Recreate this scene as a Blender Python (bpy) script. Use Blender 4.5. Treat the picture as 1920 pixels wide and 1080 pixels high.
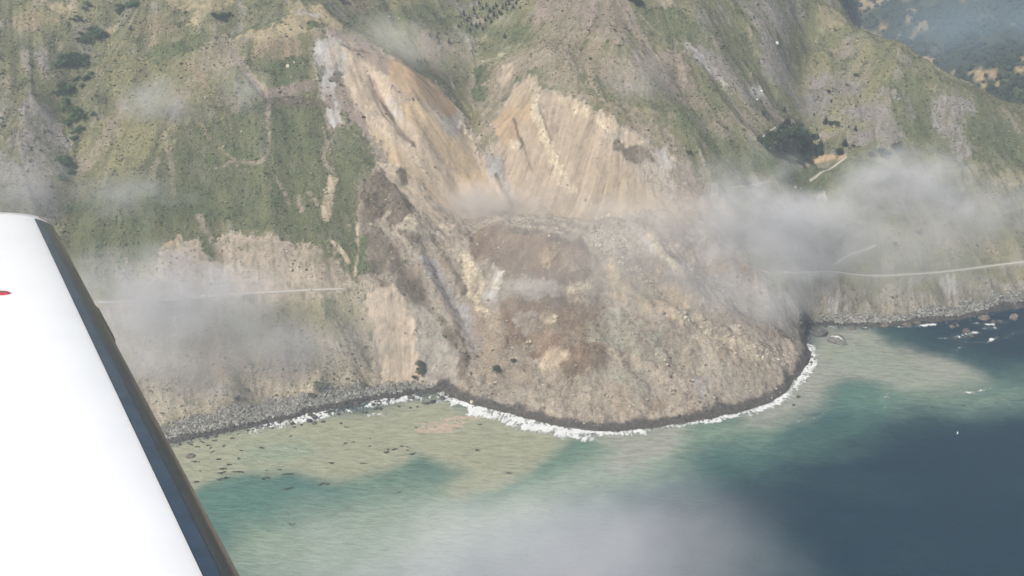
import bpy, bmesh, math, random
import numpy as np
from mathutils import Vector, Matrix, Euler

# ------------------------------------------------------------------ start clean
for o in list(bpy.data.objects): bpy.data.objects.remove(o, do_unlink=True)
scene = bpy.context.scene
COL = scene.collection
R = math.radians
random.seed(7); RNG = np.random.default_rng(7)

# ------------------------------------------------------------------ camera, sky, sun, exposure
CAM_H = 750.0
cd = bpy.data.cameras.new('camera'); cam = bpy.data.objects.new('camera', cd); COL.objects.link(cam)
cam.location = (0, 0, CAM_H); cam.rotation_euler = (R(60), 0, 0)
cd.sensor_width = 36; cd.angle = 2 * math.atan(960 / 1884.0)
cd.clip_start = 0.05; cd.clip_end = 30000
scene.camera = cam

SUN_ELEV, SUN_AZ = 48.0, 226.0          # azimuth clockwise from +y (inland); the sun stands behind the left shoulder
world = bpy.data.worlds.new('World'); scene.world = world; world.use_nodes = True
wn = world.node_tree; bg = wn.nodes['Background']
sky = wn.nodes.new('ShaderNodeTexSky'); sky.sky_type = 'NISHITA'; sky.sun_disc = False
sky.sun_elevation = R(SUN_ELEV); sky.sun_rotation = R(SUN_AZ); sky.altitude = 300
sky.air_density = 1.0; sky.dust_density = 1.5
wn.links.new(sky.outputs[0], bg.inputs[0]); bg.inputs[1].default_value = 0.085
sd = bpy.data.lights.new('sun', 'SUN'); sd.energy = 4.6; sd.angle = R(0.53); sd.color = (1.0, 0.94, 0.84)
sun = bpy.data.objects.new('sun', sd); COL.objects.link(sun)
sun.rotation_euler = (R(90 - SUN_ELEV), 0, R(180 - SUN_AZ)); sun.location = (-500, -500, 1500)

vs = scene.view_settings
vs.view_transform = 'Standard'; vs.look = 'None'; vs.gamma = 1.0; vs.use_curve_mapping = False
vs.exposure = 0.24
cy = scene.cycles
cy.max_bounces = 6; cy.diffuse_bounces = 2; cy.glossy_bounces = 2; cy.transparent_max_bounces = 64
cy.volume_bounces = 1
cy.use_adaptive_sampling = True; cy.adaptive_threshold = 0.03; cy.adaptive_min_samples = 20; cy.volume_step_rate = 2.0; cy.volume_max_steps = 64
cy.use_denoising = True

# ------------------------------------------------------------------ survey of the place (metres)
CONTROL = [
    (-759.5,738.8,-14), (-727.8,689.9,-38), (-683,620.8,-55), (-778.9,768.7,0), (-802.2,808.8,7.1), (-813.7,912.8,61.4), (-869.4,975.2,115.8), (-866.1,1075.9,160.6), 
    (-912.9,1134,205.5), (-959.7,1192.2,250.3), (-962.3,1297.8,297.6), (-1013.1,1366.3,344.8), (-1063.9,1434.8,392.1), (-1079.5,1501.9,424.4), (-1116.5,1553.3,456.7), 
    (-1186.6,1650.8,510.1), (-1291.6,1796.9,590.2), (-1420,1975.6,688.2), (-655.4,796.2,-14), (-626.8,742.5,-38), (-586.5,667,-55), (-673,829.1,0), (-688.7,861.9,5.6), 
    (-695.5,960.2,59.1), (-743.8,1027,112.6), (-751.5,1102.3,152.3), (-788.7,1156.9,192), (-799.5,1241.7,236.3), (-841,1306.1,280.5), (-857.5,1405.7,330), 
    (-906,1485.2,379.5), (-918.7,1553.6,412.8), (-951.9,1609.8,446), (-1013,1713,499.4), (-1104.6,1868,579.6), (-1216.6,2057.3,677.5), (-528.2,843.6,-14), (-504.2,785.8,-38), 
    (-470.7,704.9,-55), (-542.9,879.2,0), (-555.5,912.9,5.6), (-558.2,1002,56.5), (-596.4,1070.5,107.4), (-600.9,1136.1,142), (-628.9,1189,176.5), (-636.1,1273.4,221.8), 
    (-671.2,1343.6,267.1), (-683.3,1443.7,317.7), (-724,1529.8,368.4), (-733.7,1599.1,402.5), (-761.6,1659.9,436.6), (-811.6,1768.9,490), (-886.7,1932.5,570.1), 
    (-978.4,2132.5,668.1), (-456.2,872.8,-14), (-435.1,812.4,-38), (-405.6,728,-55), (-469.2,910.1,0), (-479.5,942.7,5.3), (-480.7,1023.7,52.9), (-511.8,1090,100.5), 
    (-514.4,1151.7,134.9), (-537.8,1204,169.3), (-542.6,1286.2,215.7), (-572.6,1357.4,262.1), (-581.4,1454.6,313.8), (-616,1541.2,365.5), (-623.9,1610.4,399.8), 
    (-648.2,1673.1,434.1), (-691.6,1785,487.5), (-756.6,1952.8,567.6), (-836.1,2157.9,665.6), (-378.7,895.9,-14), (-360.9,833.3,-38), (-336.1,746.2,-55), (-389.7,934.5,0), 
    (-398.5,968.2,5.5), (-398.6,1043.1,50.7), (-423.5,1108.2,96), (-442.3,1213.8,164.5), (-444.6,1274,199), (-463.5,1328.2,233.5), (-459.3,1408.6,276.7), 
    (-482.5,1479.8,319.9), (-505.7,1550.9,363.1), (-511.3,1617.8,397.9), (-531.1,1680.2,432.7), (-567.2,1794.6,486.1), (-621.5,1966.2,566.3), (-687.8,2176,664.2), 
    (-288.1,929.5,-14), (-274.2,863.9,-38), (-254.9,772.6,-55), (-296.7,970.1,0), (-301.8,996.5,4.2), (-301.3,1066.2,47.6), (-319.5,1130.4,90.9), (-325.6,1181.4,129.2), 
    (-326.9,1244.9,166.2), (-342.6,1304.5,203.2), (-344.5,1367.9,240.4), (-359.6,1427.9,277.6), (-362,1484.7,309.8), (-375.2,1538.8,341.9), (-381.5,1626.8,384.4), 
    (-401.3,1711.5,426.8), (-428.7,1828.3,480.2), (-469.8,2003.6,560.4), (-520.1,2217.7,658.3), (-217.2,956.6,-14), (-206.5,888.4,-38), (-191.7,793.8,-55), (-223.8,998.9,0), 
    (-226.8,1019.8,3.3), (-226,1083.4,45.2), (-238.6,1144.1,87), (-242.1,1183.1,116.3), (-244.1,1293.4,181.5), (-264.2,1400.1,246.8), (-265.2,1459.8,285), 
    (-275.7,1517.7,323.2), (-284.5,1591.2,353.1), (-289.1,1667.7,387), (-302.1,1742.8,420.9), (-322.6,1861,474.3), (-353.3,2038.4,554.5), (-390.9,2255.1,652.4), 
    (-168.6,977.5,-14), (-160.2,907.2,-38), (-148.6,810,-55), (-173.8,1021,0), (-176.4,1045.3,3.9), (-184.2,1153.9,79.7), (-191.7,1254.4,145), (-193.2,1357.3,206.3), 
    (-207.6,1458.3,267.6), (-211.5,1512.5,304.2), (-218.9,1572.5,301), (-226.1,1654,337.4), (-229.1,1728.4,373.6), (-238.8,1801.9,409.7), (-254.6,1920.9,463.2), 
    (-278.3,2099.3,543.3), (-307.2,2317.4,641.3), (-111.1,988.1,-14), (-105.5,916.8,-38), (-97.8,818.2,-55), (-114.5,1032.3,0), (-115.5,1047.1,2.6), (-120.6,1150.2,69.5), 
    (-120.9,1209.8,103.8), (-126.8,1268.8,138), (-127.5,1373.3,203), (-137.2,1476.9,268.1), (-141.4,1530.1,265.3), (-143.6,1606.7,297.8), (-150.4,1682.9,330.2), 
    (-152.4,1758.4,367), (-158.9,1833.5,403.8), (-169.3,1953.1,457.2), (-184.8,2132.4,537.3), (-203.8,2351.6,635.3), (-51.5,968,-14), (-49,898.7,-38), (-45.4,802.6,-55), 
    (-53.1,1011,0), (-53.5,1026.3,6.8), (-52.6,1105.4,40.4), (-56.3,1184.3,73.9), (-60.1,1263.2,107.4), (-61.9,1316.6,114.9), (-61.8,1377.9,157.8), (-64.6,1439.1,200.7), 
    (-66.3,1487.5,202.4), (-66,1569.8,240.7), (-69.5,1652,279.1), (-73,1734.2,317.4), (-74,1814.4,354.8), (-77.3,1894.6,392.2), (-82.2,2014.5,445.7), (-89.5,2194.3,525.8), 
    (-98.5,2414.1,623.8), (-12.7,952.6,-14), (-12.1,884.7,-38), (-11.2,790.6,-55), (-13.1,994.6,0), (-13.2,1009.6,6.7), (-13,1092.2,43.5), (-13.9,1174.8,80.3), 
    (-14.9,1257.4,117), (-15.4,1306.8,121.4), (-15.9,1412.1,192.4), (-16.3,1466.5,210.1), (-16.5,1523,236.4), (-17.1,1579.5,262.8), (-17.3,1646.6,292.6), (-18,1713.7,322.5), 
    (-18.3,1793,359.5), (-19.1,1872.2,396.5), (-20.3,1992.2,449.9), (-22.1,2172.2,530), (-24.4,2392.2,628), (25.2,937.4,-14), (24,871,-38), (22.3,778.8,-55), (26,978.5,0), 
    (26.2,993.3,6.6), (25.6,1079.5,44.9), (27.6,1165.6,83.3), (29.7,1251.7,121.6), (30.6,1302.3,126.1), (30.5,1384.5,187.9), (32.3,1466.6,249.8), (33.1,1533.5,285.4), 
    (34.2,1591.8,289.5), (35.3,1680.4,330.8), (35.9,1758.1,367.1), (37.4,1835.9,403.3), (39.9,1955.8,456.7), (43.6,2135.8,536.9), (48,2355.8,634.8), (68.5,921.7,-14), 
    (65.2,856.8,-38), (60.6,766.4,-55), (70.5,961.8,0), (71.2,980.4,8.3), (69.6,1065.8,47.1), (75.2,1150.8,85.9), (80.7,1235.8,124.7), (83.1,1285.5,129.9), 
    (82.8,1362.3,187.6), (87.5,1438.7,245.3), (88.5,1529.5,295.6), (93.7,1620.1,345.9), (94.8,1690.4,381.7), (98.7,1760.6,417.5), (105.4,1880.4,473.5), (115.5,2060.2,557.4), 
    (127.8,2279.8,660), (111.7,916.8,-14), (106.4,852.4,-38), (98.9,762.6,-55), (115,956.6,0), (116.2,976.5,8.8), (113.5,1063.7,49.1), (122.7,1149.6,89.4), 
    (131.9,1235.6,129.7), (134.3,1268.4,134.9), (134.1,1338.3,185.4), (141,1407.4,235.9), (142.9,1509.2,292.1), (152.4,1610.1,348.4), (154,1678,384.4), (160.2,1745.5,420.4), 
    (171.1,1865,476.3), (187.6,2044.2,560.3), (207.7,2263.3,662.9), (200.4,929.5,-14), (190.8,863.9,-38), (177.3,772.6,-55), (206.4,970.1,0), (208.1,985.5,6.8), 
    (203.6,1069.9,45.9), (218.9,1150.3,84.9), (234.2,1230.7,124), (239.8,1278.7,141.5), (247.4,1360.1,192.4), (244,1450.1,243.3), (258.6,1536.9,294.1), (273.3,1623.8,345), 
    (276.1,1692.6,381.3), (287.1,1760,417.6), (306.4,1878.5,473.6), (335.4,2056.1,557.5), (370.8,2273.3,660.1), (280.7,954.6,-14), (266.9,886.6,-38), (247.8,792.2,-55), 
    (289.2,996.7,0), (291.4,1010.9,5.8), (294.4,1098.3,45.4), (316.4,1180.5,85.1), (331.2,1273.4,119.1), (345.5,1375.3,173.5), (342.2,1478.8,226.6), (364.6,1575.9,279.6), 
    (387.1,1673.1,332.6), (391.8,1746.6,369.7), (407.7,1817.6,406.8), (434,1934.7,460.2), (473.4,2110.3,540.3), (521.5,2325,638.3), (333.9,991.3,-14), (317.1,919.7,-38), 
    (293.9,820.7,-55), (344.3,1035.7,0), (347.4,1052.8,6.9), (351,1129.9,40.1), (373.2,1201.2,73.4), (390.6,1295.6,108.1), (406.6,1392.6,157.8), (397.4,1481.6,198.4), 
    (418.9,1562.1,239), (440.5,1642.5,279.6), (462.1,1722.9,320.2), (467.7,1799,358.4), (486.6,1871.5,396.6), (516.8,1987.6,450), (562.1,2161.8,530.2), (617.4,2374.8,628.1), 
    (371.4,1041.5,-14), (352.1,964.9,-38), (325.6,859.4,-55), (383.4,1089.1,0), (388.3,1113.5,9), (391.7,1177.6,36.5), (411.2,1236.2,64), (428.1,1321.4,95.3), 
    (446.3,1422.5,145), (457.7,1481.9,169.3), (455.2,1579.7,216.7), (481,1669,264), (506.7,1758.3,311.4), (512.9,1836.1,350.4), (533.5,1909.7,389.4), (565.8,2025.3,442.8), 
    (614.2,2198.7,522.9), (673.4,2410.6,620.9), (408.6,1137.3,-14), (386,1050.8,-38), (355.3,932.5,-55), (422.7,1191.5,0), (426.2,1207.3,3.4), (435.7,1266.9,43.5), 
    (454.4,1358.1,77.1), (473.6,1459.5,124.8), (483.3,1504.3,137.9), (488.5,1531.2,150), (485.9,1632.5,198.9), (513.3,1724.6,247.9), (540.7,1816.7,296.8), 
    (548.1,1899.6,336.7), (570.7,1978,376.5), (604,2093.3,420.2), (653.9,2266.3,485.7), (714.9,2477.6,565.7), (423,1140,-14), (399.6,1053.1,-38), (367.7,934.5,-55), 
    (437.6,1194.3,0), (442.1,1213.3,4.1), (446.3,1255.5,49.8), (448.7,1266.9,54), (460.1,1330.5,90.8), (480.1,1429.3,133.3), (491.6,1478.3,143.9), (498.5,1511.7,157.6), 
    (495.2,1605.3,204.5), (521.2,1689.6,251.4), (547.1,1773.8,298.3), (566.1,1869.1,341.3), (600.9,1984,330.8), (653,2156.2,315), (716.8,2366.8,295.8), (477.2,1140,-14), 
    (450.9,1053.1,-38), (414.9,934.5,-55), (493.7,1194.3,0), (499.9,1217.6,5.1), (503,1252.5,48), (506.1,1265.3,52.2), (522,1345.9,100.8), (541.7,1433.5,140.3), 
    (552,1473.2,150.5), (550,1559.8,189.9), (576.9,1635.9,229.2), (603.7,1712,268.6), (643.6,1825.1,220.1), (703.5,1994.9,147.4), (776.6,2202.4,58.5), (536,1142.6,-14), 
    (506.3,1055.5,-38), (465.8,936.4,-55), (554.5,1197.1,0), (563.3,1226.8,6.5), (566.7,1260.2,47.2), (570,1272.1,51.1), (590.1,1364.9,109.3), (608.6,1438.5,142.7), 
    (620.1,1480.3,156.6), (626.3,1567,204.3), (656.9,1643.7,252), (701.5,1755.2,203.5), (768.3,1922.3,130.8), (849.9,2126.6,41.9), (629.7,1159.9,-14), (594.5,1070.9,-38), 
    (546.5,949.5,-55), (651.8,1215.7,0), (662.5,1247,6.9), (667,1279.4,43.6), (670.5,1290.4,47.3), (673,1351.2,83.3), (697.7,1400.8,119.2), (711.7,1449.5,142.5), 
    (718.3,1516.5,176.1), (745.4,1573.7,209.7), (796.8,1682.1,161.3), (873.8,1844.8,88.5), (968,2043.6,-0.4), (739.3,1191.5,-14), (697.2,1099,-38), (640,973.2,-55), 
    (765.7,1249.5,0), (776.2,1276.1,6), (781.3,1307.8,41.4), (785,1318,44.9), (813.7,1419.1,111), (823.3,1448.4,125.1), (831.1,1509.9,154.4), (858.9,1560.4,183.7), 
    (916.7,1665.5,140), (1003.5,1823.2,74.5), (1109.6,2015.9,-5.6), (952.2,1237.6,-14), (896.6,1140,-38), (821.2,1007.7,-55), (987.3,1299,0), (1001.5,1327.8,6.7), 
    (1008.5,1358.7,38.8), (1013.3,1369.2,42.5), (1049.5,1469.8,106.6), (1075.4,1534.2,139.6), (1144.3,1632.5,100.6), (1247.6,1779.9,42.1), (1373.9,1960.1,-29.4), 
    (1220.5,1291.1,-14), (1147,1187.3,-38), (1047.9,1047.3,-55), (1266.9,1356.6,0), (1285.1,1386.5,7.3), (1295.3,1418.6,37.8), (1301,1429,42), (1337.3,1508,89.9), 
    (1416.9,1597.8,57.8), (1536.3,1732.5,9.5), (1682.3,1897.1,-49.4), ]
BLOCK = [
    (-249,1016.4), ]
SHORE = [
    (-1046.4,620.8), (-778.9,768.7), (-673,829.1), (-542.9,879.2), (-468.9,909.1), (-401.7,932.5), (-387.2,937.1), (-368.5,943.8), (-355.4,947.5), (-343.9,952.2), 
    (-328.8,957.3), (-314.2,961.8), (-302.5,967.5), (-285.9,975.4), (-272.3,977.5), (-259.8,983.8), (-250.2,992.6), (-236.1,993.5), (-226.3,1000.4), (-211.6,1001.2), 
    (-198.7,1007.7), (-186.9,1011.1), (-172.7,1017.1), (-160.5,1022.1), (-145.4,1021.9), (-134.3,1027.1), (-121.2,1032.3), (-102.8,1030.9), (-86.6,1038), (-73.7,1024.4), 
    (-60.5,1016.4), (-46.4,1007.7), (-31.8,1003.1), (-13.1,994.6), (0.2,991.2), (14.3,981.9), (26,978.5), (40.8,971.3), (57.8,964.9), (74.7,963), (89.5,957.7), (104.4,955.4), 
    (121.3,955.6), (133.2,956.5), (147,959.5), (160.3,961.8), (178.6,964.2), (190.8,969.6), (206.7,972.2), (218.8,974.6), (233.7,980.1), (247.1,981.7), (259.3,989.4), 
    (274.7,992), (289.2,996.7), (305.1,1005.2), (318.6,1011), (334.6,1023.7), (347.7,1035.7), (356.1,1047.7), (363.2,1060.8), (373,1069.7), (379.3,1080), (387.8,1095.3), 
    (397.9,1109.6), (402.3,1124.4), (402.3,1146.6), (402.9,1169.4), (414.5,1188.7), (433.5,1192.9), (446.4,1195.2), (462.6,1190.1), (477,1192.2), (491.3,1189.6), 
    (507.4,1190.1), (520.5,1188.2), (537.1,1193.7), (554,1195.7), (571,1202.9), (584.3,1202.5), (601.5,1202.8), (613.4,1206.1), (624.9,1207), (638.5,1211.1), (652.3,1217.1), 
    (670.2,1222.3), (688.1,1230.2), (702.8,1233.9), (714.2,1239.2), (727.6,1240.1), (739.8,1243.5), (809.4,1260.1), (987.3,1299), (1266.9,1356.6), (1944.3,1455.3), ]
RELIEF = [
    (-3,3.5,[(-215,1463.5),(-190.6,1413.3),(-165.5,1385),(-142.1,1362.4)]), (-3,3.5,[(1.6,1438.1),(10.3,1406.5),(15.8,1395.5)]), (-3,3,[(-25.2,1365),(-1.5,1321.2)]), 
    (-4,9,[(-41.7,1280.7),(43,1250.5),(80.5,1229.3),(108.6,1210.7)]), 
    (-16,24,[(-591.3,1538.2),(-622.7,1454.3),(-635.2,1385.8),(-626.8,1333.8),(-600.1,1289.3),(-592.1,1242.7),(-593.8,1188)]), 
    (8,22,[(-672.3,1372.2),(-671.7,1293.4),(-662.9,1214)]), (12,45,[(-322.9,1574.4),(-377,1467.8),(-434.4,1392.9),(-472.1,1315.2),(-478.7,1256),(-476,1189.3)]), 
    (-7,22,[(-413.5,1436.6),(-470.6,1409.1),(-536.6,1361.6),(-564.7,1288.1)]), (-10,24,[(-168.2,1561.2),(-117.3,1469.2),(-74.7,1451.9),(-44.1,1418.1)]), 
    (-9,26,[(0,1619.4),(-47.4,1585.5),(-75.3,1511.3)]), (9,30,[(37.2,1531),(80.6,1477.1),(133.3,1408.4),(200.6,1362.1)]), 
    (9,26,[(134.5,1590.3),(173.8,1486.8),(237.1,1417.9),(295.3,1362.1)]), (-9,26,[(193.4,1590.3),(251.3,1480.9),(292.7,1409.3),(330.4,1353.8)]), 
    (7,24,[(266.5,1459.1),(306.7,1417.5),(338.9,1384.2)]), (-8,26,[(378.4,1609.5),(415.2,1539.5),(432.2,1480.7)]), (7,22,[(593.6,1588.1),(608.3,1545.7),(622.1,1488.6)]), 
    (-8,26,[(549.5,1704.9),(573.5,1611.5),(582.4,1536.5)]), (-9,28,[(689.4,1561.2),(666.7,1517.3),(649.8,1467.6)]), (7,25,[(762.9,1540.1),(732.5,1491.5),(694.4,1448)]), 
    (-12,22,[(-60.8,1440.8),(-35.6,1382.6),(-11.7,1343.9),(1.5,1309.4)]), (-5,9,[(-214.4,1465),(-184.2,1407.9),(-139.1,1362.9)]), 
    (4,10,[(39.9,1437.6),(55,1396.8),(58.6,1375.7)]), (8,13,[(-184.8,1309.9),(-148.3,1262),(-115.7,1194.8),(-81,1128.2),(-62.8,1061.7)]), 
    (-8,15,[(-131.9,1236.1),(-104.8,1193.4),(-67,1133.9),(-41.2,1079.7),(-43.7,1035.7)]), (15,34,[(-52.2,1250.7),(0,1245.7),(58.5,1225.8),(103.9,1188.9)]), 
    (8,14,[(140.1,1247.4),(182,1222.5),(220.9,1173.3),(258.7,1126.6)]), (-6,18,[(240.7,1223),(291.7,1160.7),(336.5,1115.8)]), 
    (6,22,[(195.9,1134.2),(254.2,1090.1),(321,1066.4)]), (-6,20,[(-21.1,1129.7),(27.4,1081.9),(39.8,1022.1)]), (8,14,[(-249.8,1051),(-241.5,1034.2),(-239.5,1017.1)]), 
    (-6,14,[(-210.7,1138.9),(-186.8,1094.1),(-170.4,1054.3)]), (-8,16,[(-357.2,1110.4),(-329.8,1057.7),(-315.9,1004.8)]), (-7,15,[(519,1251),(524.4,1232.5),(525,1213.7)]), 
    (-6,12,[(617.2,1266.4),(625.6,1248.5),(623.8,1226)]), (6,14,[(472.3,1248.7),(478.1,1230.6),(484,1216.9)]), (6,22,[(-14.1,1141),(49.2,1139.7),(118.2,1124.2)]), 
    (-6,13,[(-28.8,1174.7),(35.4,1156.1),(105,1140.9)]), (7,22,[(47.5,1066.2),(87.4,1054.9),(119.8,1036.4)]), (-5,10,[(27.4,1079.4),(46.9,1043.8),(59.3,1012.8)]), 
    (-5,10,[(165,1191.9),(209.6,1133.1),(260,1085.7),(326.8,1059.7)]), (5,12,[(141.4,1160.6),(186.1,1103.9),(235.8,1051.9)]), 
    (-4,10,[(110,1101.3),(153.8,1044.5),(177.1,1004.8)]), (-9,26,[(514.1,1417.2),(481.8,1366.3),(442,1296.4)]), ]
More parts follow.
